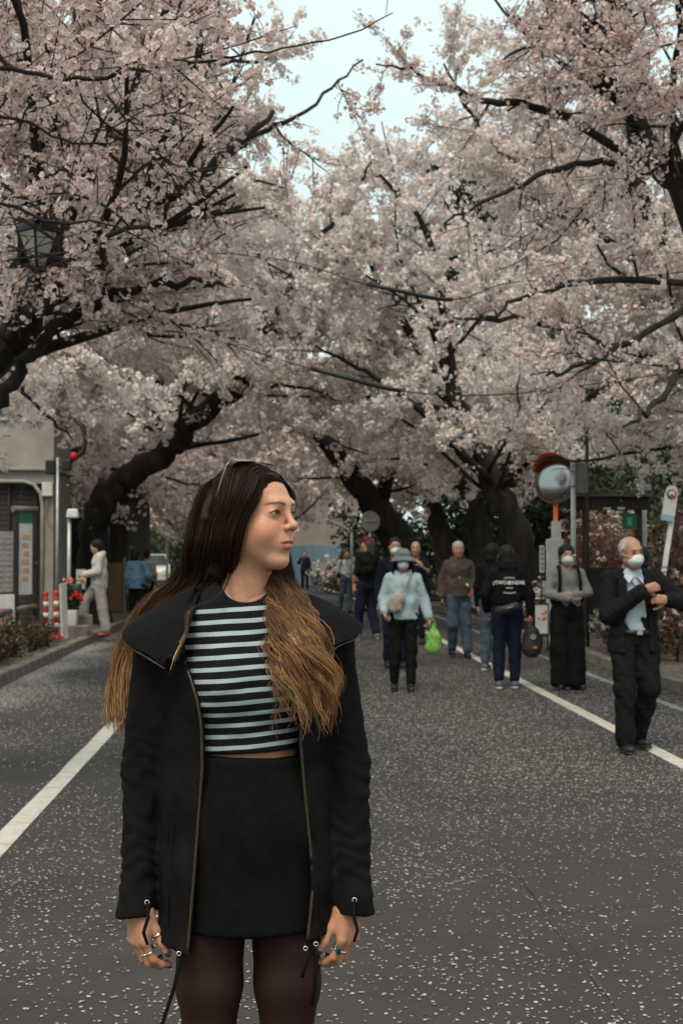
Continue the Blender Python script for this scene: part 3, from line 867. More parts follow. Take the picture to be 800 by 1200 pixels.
def lantern():
    p = LANTERN
    root = empty('street_lantern', (-3.45, 8.8, .1), 0, 'grey tapered glass lantern on a bracket among the blossom', 'lamp')
    l = Vector((p.x + 3.45, 8.6 - 8.8, p.z - .1))
    MB().tube([(0, 0, 0), (0, 0, l.z + .6)], [.07, .05], 10).build('post', m_greypaint, root)
    MB().tube([(0, 0, l.z + .3), (l.x * .4, l.y * .4, l.z + .36), (l.x, l.y, l.z + .22), (l.x, l.y, l.z + .1)], .02, 8).build('bracket', m_greypaint, root)
    h = MB()
    w = .118
    h.lathe(l, [(w * 1.25, .08), (w * 1.1, .11), (.05, .19)], 4, False)
    h.build('hood', m_black, root)
    MB().lathe(l, [(.04, -.13), (w, .078)], 4, False).build('glass', mat('frosted_glass', (.50, .49, .47), .4, spec=.5), root)
    b = MB()
    for k in range(4):
        a = math.pi / 2 * k
        b.tube([l + Vector((.045 * math.cos(a), .045 * math.sin(a), -.135)), l + Vector((w * 1.03 * math.cos(a), w * 1.03 * math.sin(a), .08))], .009, 6)
    b.lathe(l, [(.0, -.17), (.04, -.16), (.048, -.13)], 8)
    b.build('frame', m_black, root)
lantern()

def log_fence():
    root = empty('log_fence', (-3.8, 18, .1), 0, 'low rustic log fence with two rails on the left verge', 'fence')
    mp = MB().tube([(0, 0, -.05), (0, 0, .78), (0, 0, .80)], [.055, .055, .035], 10).mesh('post'); mp.materials.append(m_timber)
    for y in (-4.4, -2.6, -.8, 1.0, 2.8, 4.6): link('post', mp, None, root, (0, y, 0))
    mr = MB().tube([(.03, -.98, 0), (.03, 0, .008), (.03, .98, 0)], .042, 10).mesh('rail'); mr.materials.append(m_wood)
    for y in (-3.5, -1.7, .1, 1.9, 3.7):
        for z in (.30, .62): link('rail', mr, None, root, (0, y, z + .01 * math.sin(y * 3)))
log_fence()

def delineator(x, y, label):
    root = empty('traffic_post', (x, y, .13), random.uniform(0, 3), label, 'traffic post', 'red and white posts on the left verge')
    MB().lathe((0, 0, 0), [(.13, 0), (.125, .035), (.06, .06)], 16).build('base', m_redplastic, root)
    MB().lathe((0, 0, 0), [(.042, .05), (.042, .68), (.036, .70), (.03, .72), (.042, .74), (.042, .78), (.02, .80)], 14).build('tube', m_redplastic, root)
    for z in (.18, .36, .54): MB().lathe((0, 0, 0), [(.0440, z), (.0440, z + .085)], 14).build('reflective_band', m_reflect, root)
delineator(at(54, 757, 23.4).x, 23.4, 'red and white traffic post touching the end of the log fence')
delineator(at(66, 757, 23.7).x, 23.7, 'taller red and white traffic post beside the concrete planter')

def notice_board():
    p = at(29, 690, 22.4)
    root = empty('notice_board', (p.x, 22.4, .1), R(50), 'narrow dark framed notice board with a green headed poster behind the fence', 'notice board')
    for x in (-.17, .17): MB().box((x, 0, 1.05), (.06, .06, 2.1)).build('post', m_timber, root)
    MB().tube([(-.24, 0, 2.13), (.24, 0, 2.13)], .05, 10).build('cap', m_wood, root)
    MB().box((0, .0, 1.45), (.28, .03, 1.3)).build('panel', m_whiteboard, root)
    MB().box((0, -.019, 2.0), (.27, .006, .17)).build('green_header', m_green, root)
    mb = MB()
    for k in range(6): mb.box((.02 * (k % 2), -.019, 1.05 + k * .13), (.10 + .02 * (k % 3), .006, .07))
    tag(mb.build('orange_print', mat('print_orange', (.55, .30, .16), .7), root), kind='stuff')
notice_board()
def poster_board():
    p = at(4, 690, 21.5)
    root = empty('poster_board', (p.x - .12, 21.5, .1), R(30), 'grey board covered with lines of faded print at the building front', 'notice board')
    MB().box((-.3, 0, .9), (.05, .05, 1.8)).box((.3, 0, .9), (.05, .05, 1.8)).build('legs', m_timber, root)
    MB().box((0, 0, 1.15), (.62, .03, 1.25)).build('board', mat('faded_board', (.30, .28, .26), .8, (.22, .2, .19), 8), root)
    mb = MB()
    for c in range(4):
        for k in range(14): mb.box((-.22 + c * .14, -.018, .62 + k * .082), (.07 + .02 * ((k * 7 + c) % 3), .006, .035))
    tag(mb.build('print', m_print, root), kind='stuff')
poster_board()
def leaning_poster():
    p = at(2, 735, 20.4)
    root = empty('leaning_poster', (p.x - .03, 20.4, .1), R(28), 'white poster with pink print in a black frame leaning on the fence', 'poster')
    MB().box((0, 0, .46), (.5, .025, .86), rx=R(-6)).build('frame', m_black, root)
    MB().box((0, -.016, .46), (.44, .012, .80), rx=R(-6)).build('sheet', m_whiteboard, root)
    MB().box((.02, -.024, .60), (.30, .006, .12), rx=R(-6)).box((-.04, -.017, .42), (.22, .006, .06), rx=R(-6)).build('print', mat('print_pink', (.55, .16, .2), .7), root)
leaning_poster()

def planter():
    p = at(86, 748, 24.6)
    root = empty('concrete_planter', (p.x, 24.6, .08), R(8), 'grey concrete step block at the kerb holding the flower pot', 'planter')
    MB().box((0, 0, .12), (.52, .5, .24)).build('block', m_kerb, root, bevel=.02)
    MB().box((.18, .3, .2), (.3, .3, .4)).build('rear_block', m_kerb, root, bevel=.02)
    pot = empty('flower_pot', (p.x - .06, 24.55, .315), 0, 'white square pot of red geraniums on the concrete step block', 'flower pot')
    MB().box((0, 0, .13), (.25, .25, .26), taper=1.12).build('pot', m_whiteboard, pot, bevel=.012)
    leaf_cloud('foliage', [(0, 0, .36), (.05, 0, .5), (-.05, .02, .58), (.09, -.03, .42)], [.13, .12, .1, .1], 700, .07, m_ever, pot, 77)
    r = np.random.default_rng(5)
    for c, mm in (((.09, -.1, .50), m_red_fl), ((.20, -.1, .46), m_red_fl), ((.13, -.12, .52), m_red_fl), ((.0, -.03, .75), m_peach_fl)):
        n = 26; P = np.array(c) + r.normal(0, .03, (n, 3)); v, f, k = flowers_np(P, r.normal(0, 1, (n, 3)), .05, 1, r, 0)
        link('bloom', np_mesh('bloom', v, f), mm, pot)
    bd = empty('leaning_board', (at(75, 745, 24.1).x, 24.1, .1), R(60), 'pale narrow board leaning upright beside the flower pot', 'board')
    MB().box((0, 0, .47), (.16, .03, .94), ry=R(-4)).build('plank', m_whiteboard, bd, bevel=.005)
planter()
def small_sign():
    p = at(95, 690, 25.6)
    root = empty('garden_sign', (p.x, 25.6, .1), R(15), 'small white sign with an orange spot behind the geraniums', 'sign')
    MB().tube([(0, 0, 0), (0, 0, .8)], .015, 6).build('stake', m_steel, root)
    MB().box((0, -.02, .98), (.17, .012, .36)).build('plate', m_whiteboard, root)
    MB().box((.02, -.028, .95), (.07, .005, .08)).build('spot', m_orange, root)
small_sign()

def timber_shop():
    root = empty('timber_shop', (-5.0, 35, 0), 0, 'deep eaved timber shop with shade put into its dark walls under the slanting trunk', 'building')
    MB().box((-1.7, 3, 1.6), (6.2, 6, 3.2)).build('wall', m_timber, root)  # the near-black wall colour stands in for the shop's shade
    for k in range(12): MB().box((-4.6 + k * .5, -.03, 1.5), (.09, .07, 2.9)).build('post', m_timber, root)
    MB().prism([(-5.4, 3.1), (1.9, 3.1), (1.2, 3.5), (-1.7, 5.2), (-4.6, 3.5)], 7.4, None, (0, 3, 0)).build('roof', m_roof, root)
    MB().box((.3, -.04, 1.7), (1.0, .04, .7)).build('window', m_glass, root)
    MB().box((.9, -.10, 2.0), (.10, .03, .4)).build('hanging_sign', m_steel, root)
timber_shop()
def tan_panel():
    a = at(135, 705, 31)
    root = empty('board_panel', (a.x, 31, .1), 0, 'tan plywood panel between grey posts behind the person in white', 'panel')
    MB().box((0, 0, .72), (.30, .03, 1.05)).build('board', m_tanboard, root)
    for x in (-.2, .2): MB().box((x, 0, .68), (.06, .06, 1.36)).build('post', m_greypaint, root)
tan_panel()
def slim_pole(px, pt, pb, Y, rad, m, label):
    a, b = at(px, pt, Y), at(px, pb, Y)
    root = empty('slim_pole', (a.x, Y, 0), 0, label, 'pole')
    MB().tube([(0, 0, 0), (0, 0, a.z)], rad, 8).build('shaft', m, root)
    MB().lathe((0, 0, a.z), [(rad * 1.25, -.02), (rad * 1.2, .02), (0, .05)], 8).build('cap', m_greypaint, root)
    return root
slim_pole(149, 603, 700, 38, .085, m_whiteboard, 'pale thick pole in front of the timber shop')
slim_pole(155, 618, 700, 39, .055, m_whiteboard, 'shorter pale pole next to the thick pale pole')
slim_pole(412, 622, 690, 46, .045, m_steel, 'slim pale pole behind the woman in the white tee')
def no_parking():
    p = at(196, 614, 52)
    root = empty('parking_sign', (p.x, 52, .1), 0, 'red and blue round no parking signs on a white pole', 'traffic sign')
    MB().tube([(0, .04, 0), (0, .04, p.z + .5)], .05, 8).build('pole', m_whiteboard, root)
    ax = Matrix.Rotation(R(90), 3, 'X')
    for z, c1, c2 in ((p.z + .28, m_redsign, m_whiteboard), (p.z - .12, m_redsign, m_bluesign)):
        s = MB().lathe((0, 0, z), [(.2, -.015), (.2, .015)], 20, False, ax).build('disc', c1, root)
        MB().lathe((0, -.02, z), [(.14, -.008), (.14, .008)], 20, False, ax).build('face', c2, s)
    MB().box((0, -.034, p.z - .12), (.04, .01, .34), ry=R(45)).build('slash', m_redsign, root)
no_parking()
def round_sign_back():
    p = at(433, 615, 40)
    root = empty('round_sign', (p.x, 40, .1), R(18), 'grey back of a round traffic sign on a pole among the dark trunks', 'traffic sign')
    MB().tube([(0, 0, 0), (0, 0, p.z + .2)], .035, 8).build('pole', m_steel, root)
    MB().lathe((0, -.05, p.z), [(.29, -.012), (.29, .012)], 24, False, Matrix.Rotation(R(90), 3, 'X')).build('disc', m_greypaint, root)
    MB().box((0, -.07, p.z), (.3, .015, .04)).build('clamp', m_steel, root)
round_sign_back()

# ------------------------------------------------------------------ far end: buildings, blue sheeting, parked car
m_farwall = mat('far_wall', (.15, .12, .10), .9, (.12, .10, .085), 2)
m_farwall2 = mat('far_wall_pale', (.26, .22, .18), .9, (.22, .185, .155), 2)
m_bluesheet = mat('blue_sheet', (.17, .27, .33), .6, (.13, .22, .28), 3)
def house(label, x, y, w, d, h, wall, nwin, rows, seed):
    root = empty('far_house', (x, y, 0), 0, label, 'building', 'houses beyond the trees')
    MB().box((0, d / 2, h / 2), (w, d, h)).build('wall', wall, root)
    MB().prism([(-w / 2 - .4, h), (w / 2 + .4, h), (w * .28, h + 1.2), (-w * .28, h + 1.2)], d + .8, None, (0, d / 2, 0)).build('roof', m_roof, root)
    for j in range(rows):
        for i in range(nwin):
            wi = empty('window', (-w / 2 + (i + .5) * w / nwin, 0, 1.5 + j * 2.7)); wi.parent = root
            MB().box((0, -.01, 0), (1.2, .05, 1.1)).build('frame', m_steel, wi)
            MB().box((0, -.04, 0), (1.06, .03, .96)).build('pane', m_glass, wi)
house('brown far house seen behind her hair beside the no parking signs', -9.0, 78, 9, 7, 6.2, m_farwall, 4, 2, 1)
house('pale far house behind the blue sheeting', 1.0, 86, 8, 6, 5.6, m_farwall2, 3, 2, 2)
house('plain brown house closing the end of the road', -3.2, 100, 8, 6, 5.8, m_farwall, 3, 2, 5)
house('brown block deep behind the dark hedges', 20, 70, 16, 8, 6.4, m_farwall, 6, 2, 3)
house('grey block far behind the timber shop', -24, 66, 18, 8, 7, m_farwall, 6, 2, 4)
def sheeting():
    root = empty('blue_sheeting', (3.2, 72, 0), 0, 'pale blue corrugated hoarding at the end of the road', 'fence')
    me = MB().box((0, 0, 1.0), (.42, .03, 2.0)).mesh('sheet'); me.materials.append(m_bluesheet)
    for k in range(9): link('sheet', me, None, root, (-2.6 + k * .44, .02 * (k % 2), 0))
    MB().box((-.84, .06, 1.6), (4.0, .05, .06)).build('rail', m_steel, root)
sheeting()
def car():
    p = at(178, 640, 66)
    root = empty('parked_car', (p.x, 66, .0), R(4), 'white parked car far down the left side of the road', 'car')
    mw = mat('car_paint', (.62, .62, .6), .3, coat=.5)
    # side profile swept across, narrowing at the cabin
    prof = [(-2.0, .35), (-2.05, .75), (-1.85, .95), (-1.0, 1.02), (-.35, 1.52), (.9, 1.56), (1.6, 1.1), (2.0, 1.02), (2.05, .4)]
    vs, fs = [], []
    for s, w in ((-1, 1), (1, 1)):
        for (l, z) in prof: vs.append((s * (.84 if z < 1.06 else .68), l, z))
    n = len(prof)
    fs = [tuple(range(n)), tuple(reversed(range(n, 2 * n)))] + [(k, k + n, (k + 1) % n + n, (k + 1) % n) for k in range(n)]
    MB().add(vs, fs).build('body', mw, root, bevel=.06)
    MB().add([(-.70, -1.0, 1.05), (.70, -1.0, 1.05), (.60, -.42, 1.49), (-.60, -.42, 1.49)], [(0, 1, 2, 3)]).build('windscreen', m_glass, root, solid=.03)
    for sx in (-1, 1):
        MB().box((sx * .78, -.1, 1.24), (.05, 1.5, .32), ry=R(-16 * sx)).build('side_window', m_glass, root)
        MB().lathe((sx * .58, -2.0, .72), [(.12, -.06), (.11, .06)], 12, True, Matrix.Rotation(R(90), 3, 'X')).build('headlight', m_reflect, root)
        for y in (-1.3, 1.3):
            wh = empty('wheel', (sx * .76, y, .31)); wh.parent = root
            rot = Matrix.Rotation(R(90), 3, 'Y')
            MB().lathe((0, 0, 0), [(.2, -.1), (.31, -.09), (.31, .09), (.2, .1)], 18, True, rot).build('tyre', m_black, wh)
            MB().lathe((0, 0, 0), [(.19, -.09), (.19, .09)], 14, False, rot).build('rim', m_steel, wh)
    MB().box((0, -2.05, .55), (.36, .02, .16)).build('number_plate', m_whiteboard, root)
car()

# ================================================================== right side: mirror, poles, gate, signs
def mirror():
    x = 4.62; y = 23.5
    root = empty('traffic_mirror', (x, y, .1), 0, 'round convex traffic mirror with an orange hood on an orange post', 'traffic mirror')
    z = at(648, 562, y).z - .1
    MB().tube([(0.05, .1, 0), (.05, .1, z + .1)], .04, 12).build('post', m_orange, root)
    fwd = Matrix.Rotation(R(-38), 3, 'Z') @ Matrix.Rotation(R(84), 3, 'X')      # lathe z axis -> facing
    c = Vector((0, 0, z))
    rr = .385
    MB().lathe(c, [(rr * math.sin(a), -.09 + .12 * math.cos(a * 1.0)) for a in np.linspace(math.pi / 2, .0, 9)], 32, True, fwd).build('glass', mat('mirror_glass', (.34, .35, .35), .16, metal=1.0), root)
    MB().lathe(c, [(rr * .5, -.16), (rr, -.12), (rr * 1.045, -.10), (rr * 1.045, -.07), (rr, -.065)], 32, True, fwd).build('housing', mat('mirror_rim', (.22, .09, .05), .6, (.15, .08, .06), 9), root)
    hv = []
    n = 20
    for k in range(n):
        a = R(20) + R(140) * k / (n - 1)
        for q, (rad, zz) in enumerate(((1.06, -.12), (1.10, .20 * math.sin(math.pi * k / (n - 1)) + .02))):
            hv.append(c + fwd @ Vector((rr * rad * math.cos(a), rr * rad * math.sin(a), zz)))
    MB().add(hv, [(2 * k, 2 * k + 1, 2 * k + 3, 2 * k + 2) for k in range(n - 1)], True).build('hood', m_orange, root, solid=.008)
    MB().box((.05, .06, z - .86), (.16, .03, .34)).build('number_plate', m_whiteboard, root)
mirror()
def steel_sign_pole():
    y = 21.6; p = at(671, 600, y)
    root = empty('sign_pole', (p.x, y, .1), 0, 'silver pole carrying the grey back of a rectangular sign', 'pole')
    t = at(671, 543, y).z - .1
    MB().tube([(0, 0, 0), (0, 0, t + .03)], .038, 12).build('pole', m_steel, root)
    MB().box((.13, .05, t - .22), (.22, .02, .46)).build('plate', m_greypaint, root)
    for z in (t - .1, t - .34): MB().lathe((0, 0, z), [(.045, -.02), (.045, .02)], 12).build('clamp', m_steel, root)
steel_sign_pole()
slim_pole(687, 500, 760, 21.9, .03, m_timber, 'dark brown slim pole just beside the silver sign pole')
def white_cabinet():
    y = 22.6; p = at(650, 720, y)
    root = empty('display_stand', (p.x, y, .1), 0, 'tall white panel board standing behind the woman in grey', 'display board')
    MB().box((0, 0, .86), (.27, .10, 1.62)).build('board', m_whiteboard, root, bevel=.01)
    MB().box((.06, -.06, 1.3), (.05, .01, .5)).build('print', m_print, root)
    MB().box((-.1, 0, .03), (.06, .3, .06)).box((.1, 0, .03), (.06, .3, .06)).build('foot', m_steel, root)
white_cabinet()
def strip_sign():
    y = 22.0; p = at(634, 655, y)
    root = empty('strip_sign', (p.x, y, .1), R(6), 'narrow white upright sign with dark characters on a black stake', 'sign')
    z = p.z - .1
    MB().tube([(0, 0, 0), (0, 0, z + .2)], .014, 6).build('stake', m_black, root)
    MB().box((0, -.02, z), (.075, .012, .42)).build('plate', m_whiteboard, root)
    mb = MB()
    for k in range(5):
        zz = z + .15 - k * .075
        mb.box((0, -.028, zz + .014), (.045, .004, .010)).box((0, -.028, zz - .012), (.038, .004, .010)).box((.004, -.0285, zz), (.010, .004, .052))
    mb.build('characters', m_black, root)
strip_sign()
def a_board():
    y = 21.0; p = at(634, 735, y)
    root = empty('poster_stand', (p.x, y, .1), R(-8), 'black poster stand with an orange flowered poster by the white panel', 'poster stand')
    MB().box((0, 0, .45), (.22, .03, .5), rx=R(-5)).box((-.09, .03, .1), (.03, .03, .22)).box((.09, .03, .1), (.03, .03, .22)).build('frame', m_black, root)
    MB().box((0, -.02, .46), (.18, .012, .42), rx=R(-5)).build('sheet', m_whiteboard, root)
    r = random.Random(4); mb = MB()
    for k in range(14): mb.box((r.uniform(-.07, .07), -.03, .46 + r.uniform(-.18, .18)), (.03, .006, .03), ry=r.uniform(0, 1))
    tag(mb.build('orange_print', m_orange, root), kind='stuff')
a_board()
def notice_gate():
    y = 24.0; a = at(686, 700, y); b = at(748, 700, y); zt = at(700, 583, y).z; w = b.x - a.x
    root = empty('notice_gate', ((a.x + b.x) / 2, y, 0), 0, 'dark brown roofed notice gate with a small green sign', 'gate')
    for s in (-1, 1): MB().box((s * w / 2, 0, zt / 2), (.10, .12, zt)).build('post', m_timber, root)
    MB().box((0, 0, zt - .10), (w + .3, .30, .22)).build('beam', m_timber, root, bevel=.01)
    MB().prism([(-w / 2 - .25, zt + .011), (w / 2 + .25, zt + .011), (w / 2 + .15, zt + .05), (-w / 2 - .15, zt + .05)], .55).build('roof', m_roof, root)
    MB().box((w / 2 - .17, -.06, at(700, 611, y).z), (.25, .03, .27)).build('green_sign', m_green, root)
    MB().box((w / 2 - .17, -.078, at(700, 611, y).z), (.08, .006, .14)).build('sign_mark', mat('green_mark', (.10, .32, .2), .5), root)
    for q in (-.12, .12): MB().box((q, -.155, zt - .19), (.12, .012, .035)).build('lamp_tube', m_whiteboard, root)
    MB().box((-.05, .1, .75), (w * .8, .05, 1.1)).build('board', m_timber, root)
notice_gate()
def bus_stop():
    y = 16.6; lo = at(777, 672, y); hi = at(789, 590, y)
    root = empty('stop_sign_post', (lo.x - .12, y, .1), 0, 'tilted white post with a white plate and a red and blue roundel', 'sign')
    d = (hi - lo).normalized(); s = (.9) / d.z; base = Vector((lo.x, y, lo.z)) - d * ((lo.z - .1) / d.z)
    off = base - Vector(root.location)
    top = Vector((hi.x, y, hi.z)) + d * .0 - Vector(root.location)
    MB().tube([off, top], .032, 12).build('post', m_whiteboard, root)
    k = Matrix(((d.z, 0, d.x), (0, 1, 0), (-d.x, 0, d.z)))
    c = top + k @ Vector((-.06, -.045, .0))
    mb = MB(); mb.prism([(-.075, -.22), (.075, -.22), (.075, .10), (.06, .17), (.025, .20), (-.025, .20), (-.06, .17), (-.075, .10)], .025, k, c); mb.build('plate', m_whiteboard, root)
    MB().box(c + k @ Vector((0, -.016, -.185)), (.148, .008, .07), ry=math.atan2(d.x, d.z)).build('blue_strip', mat('pale_blue_strip', (.28, .40, .45), .6), root)
    ax = Matrix.Rotation(R(90), 3, 'X')
    MB().lathe(c + k @ Vector((0, -.016, .10)), [(.058, -.006), (.058, .006)], 20, False, ax).build('roundel', mat('roundel_navy', (.07, .05, .10), .5), root)
    MB().lathe(c + k @ Vector((0, -.026, .10)), [(.040, -.004), (.040, .004)], 20, False, ax).build('roundel_face', m_whiteboard, root)
    MB().lathe(c + k @ Vector((.003, -.034, .075)), [(.026, -.004), (.026, .004)], 16, False, ax).build('roundel_red', m_redsign, root)
    for t in (.60, .63): MB().lathe(off + (top - off) * t, [(.034, -.008), (.034, .008)], 12).build('band', m_greypaint, root)
bus_stop()
def lamp_pole_right():
    y = 25; p = at(753, 575, y)
    root = empty('grey_pole', (p.x, y, .1), 0, 'grey post with a flat square head behind the notice gate', 'pole')
    MB().tube([(0, 0, 0), (0, 0, p.z - .1)], .06, 8).build('post', m_greypaint, root)
    MB().box((0, 0, p.z - .05), (.24, .2, .12)).build('head', m_greypaint, root, bevel=.02)
lamp_pole_right()

# overhead cables, each with its thick black sleeve
def cable(pts, rad, label, sleeves):
    P = catmull([A(*p) for p in pts], 10)
    root = empty('overhead_cable', tuple(P[0]), 0, label, 'cable', 'cables over the road')
    b = Vector(P[0])
    MB().tube([Vector(p) - b for p in P], rad, 6).build('wire', m_black, root)
    for t0, t1 in sleeves:
        i0, i1 = int(t0 * (len(P) - 1)), int(t1 * (len(P) - 1))
        MB().tube([Vector(p) - b for p in P[i0:i1 + 1]], rad * 3.2, 8).build('sleeve', m_black, root)
cable([(-260, 350, 17), (150, 380, 15), (365, 432, 14), (470, 458, 14), (570, 463, 14), (680, 452, 14), (900, 420, 14)], .007, 'lower black cable crossing the road with a thick sleeve', [(.334, .50)])
cable([(-260, 300, 17), (240, 296, 14), (430, 333, 13), (530, 351, 13), (600, 331, 13), (740, 325, 13), (950, 300, 13)], .006, 'upper black cable crossing the road through the blossom', [(.334, .50), (.80, .84)])
# ================================================================== distance-field modelling for people
def _len(v): return np.sqrt((v * v).sum(-1))
class SDF:
    """smooth unions of tapered capsules and ellipsoids, meshed with surface nets"""
    def __init__(s): s.ops = []
    def cap(s, a, b, ra, rb=None, k=.02, sc=None, col=None, sub=False):
        rb = ra if rb is None else rb
        a, b = np.array(a, float), np.array(b, float)
        S = np.array(sc if sc is not None else (1, 1, 1), float); c = (a + b) / 2
        A_, B_ = (a - c) / S, (b - c) / S; ab = B_ - A_; L = max(ab.dot(ab), 1e-12); ms = S.min()
        def f(P):
            q = (P - c) / S
            t = np.clip(((q - A_) @ ab) / L, 0, 1)
            return (_len(q - A_ - t[..., None] * ab) - (ra + (rb - ra) * t)) * ms
        m = max(ra, rb) * S
        s.ops.append((f, np.minimum(a, b) - m, np.maximum(a, b) + m, k, sub)); return s
    def ell(s, c, r, k=.02, rot=None, sub=False):
        c, r = np.array(c, float), np.array(r, float)
        M = np.array(rot) if rot is not None else np.eye(3)
        def f(P):
            q = (P - c) @ M
            k0 = _len(q / r); k1 = _len(q / (r * r)) + 1e-9
            return k0 * (k0 - 1) / k1
        m = np.full(3, r.max()) if rot is not None else r
        s.ops.append((f, c - m, c + m, k, sub)); return s
    def fn(s, f, lo, hi, k=.0, sub=False):
        s.ops.append((f, np.array(lo, float), np.array(hi, float), k, sub)); return s
    def cut(s, point, normal, k=.004):
        """remove everything on the side the normal points to"""
        p, n = np.array(point, float), np.array(normal, float); n /= np.linalg.norm(n)
        s.ops.append((lambda P: -((P - p) @ n), np.full(3, -9.), np.full(3, 9.), k, True)); return s
    def warp(s, f):
        s.ops.append((f, None, None, 0, 'warp')); return s
    def mesh(s, h, pad=.02):
        lo = np.min([o[1] for o in s.ops if o[1] is not None and not o[4]], axis=0) - pad - 2 * h
        hi = np.max([o[2] for o in s.ops if o[2] is not None and not o[4]], axis=0) + pad + 2 * h
        n = np.ceil((hi - lo) / h).astype(int) + 1
        ax = [lo[i] + h * np.arange(n[i]) for i in range(3)]
        D = np.full(n, .3, np.float32)
        for f, a, b, k, mode in s.ops:
            if mode == 'warp':
                i0, i1 = np.zeros(3, int), n
            else:
                mg = k + 3 * h + (.0 if mode else .03)
                i0 = np.clip(np.floor((a - mg - lo) / h).astype(int), 0, n); i1 = np.clip(np.ceil((b + mg - lo) / h).astype(int) + 1, 0, n)
                if (i1 <= i0).any(): continue
            sl = tuple(slice(i0[i], i1[i]) for i in range(3))
            G = np.stack(np.meshgrid(*[ax[i][sl[i]] for i in range(3)], indexing='ij'), -1)
            d = D[sl]
            if mode == 'warp':
                near = np.abs(d) < .05
                d[near] += f(G[near]); D[sl] = d; continue
            v = f(G)
            if mode: v = -v; v, d = -v, -d                       # smooth max(d, -v) = -smin(-d, v)
            if k > 0:
                hh = np.clip(.5 + .5 * (v - d) / k, 0, 1)
                e = v + (d - v) * hh - k * hh * (1 - hh)
            else: e = np.minimum(d, v)
            D[sl] = -e if mode else e
        return surface_nets(D, lo, h)

def surface_nets(D, lo, h):
    I = D < 0
    n = np.array(D.shape)
    c = [I[i:n[0] - 1 + i, j:n[1] - 1 + j, k:n[2] - 1 + k] for i in (0, 1) for j in (0, 1) for k in (0, 1)]
    sm = np.zeros(c[0].shape, np.int8)
    for q in c: sm += q
    act = (sm > 0) & (sm < 8)
    ids = np.full(act.shape, -1, np.int32); cells = np.argwhere(act); ids[act] = np.arange(len(cells))
    acc = np.zeros((len(cells), 3)); cnt = np.zeros(len(cells))
    for a in ((0, 0, 0), (0, 0, 1), (0, 1, 0), (0, 1, 1), (1, 0, 0), (1, 0, 1), (1, 1, 0), (1, 1, 1)):
        for d in range(3):
            if a[d]: continue
            b = list(a); b[d] = 1
            v0 = D[cells[:, 0] + a[0], cells[:, 1] + a[1], cells[:, 2] + a[2]]
            v1 = D[cells[:, 0] + b[0], cells[:, 1] + b[1], cells[:, 2] + b[2]]
            x = (v0 < 0) != (v1 < 0)
            t = np.where(x, v0 / np.where(x, v0 - v1, 1), 0)
            p = np.array(a, float)[None] + t[:, None] * (np.array(b) - np.array(a))[None]
            acc += np.where(x[:, None], p, 0); cnt += x
    V = lo + h * (cells + acc / cnt[:, None])
    F = []
    for d in range(3):
        e1, e2 = [(1, 2), (2, 0), (0, 1)][d]
        s0 = [slice(None)] * 3; s1 = [slice(None)] * 3
        s0[d] = slice(0, n[d] - 1); s1[d] = slice(1, n[d])
        x0, x1 = I[tuple(s0)], I[tuple(s1)]
        e = np.argwhere(x0 != x1); flip = x0[e[:, 0], e[:, 1], e[:, 2]]
        ok = (e[:, e1] > 0) & (e[:, e2] > 0) & (e[:, e1] < n[e1] - 1) & (e[:, e2] < n[e2] - 1)
        e, flip = e[ok], flip[ok]
        def g(o1, o2):
            q = e.copy(); q[:, e1] -= o1; q[:, e2] -= o2
            return ids[q[:, 0], q[:, 1], q[:, 2]]
        Q = np.stack([g(1, 1), g(0, 1), g(0, 0), g(1, 0)], 1)
        Q[~flip] = Q[~flip][:, ::-1]
        F.append(Q)
    return V, np.concatenate(F)

def wrinkle(amp, freq, seed, stretch=(1, 1, 1)):
    r = np.random.default_rng(seed)
    K = r.normal(0, 1, (6, 3)) * freq * np.array(stretch); ph = r.uniform(0, 6.3, 6)
    return lambda P: amp * sum(np.sin(P @ K[i] + ph[i] + 1.3 * np.sin(P @ K[(i + 1) % 6] * .6)) for i in range(6)) / 3

def sdf_obj(name, S, h, m, parent, color=None, smooth_iter=0):
    V, F = S.mesh(h)
    att = {'paint': color(V)} if color else None
    o = link(name, np_mesh(name, V, F, True, att), m, parent)
    return o

def nrm(v): v = np.array(v, float); return v / (np.linalg.norm(v) + 1e-12)
def rot_about(v, axis, ang):
    axis = nrm(axis); v = np.array(v, float)
    return v * math.cos(ang) + np.cross(axis, v) * math.sin(ang) + axis * axis.dot(v) * (1 - math.cos(ang))

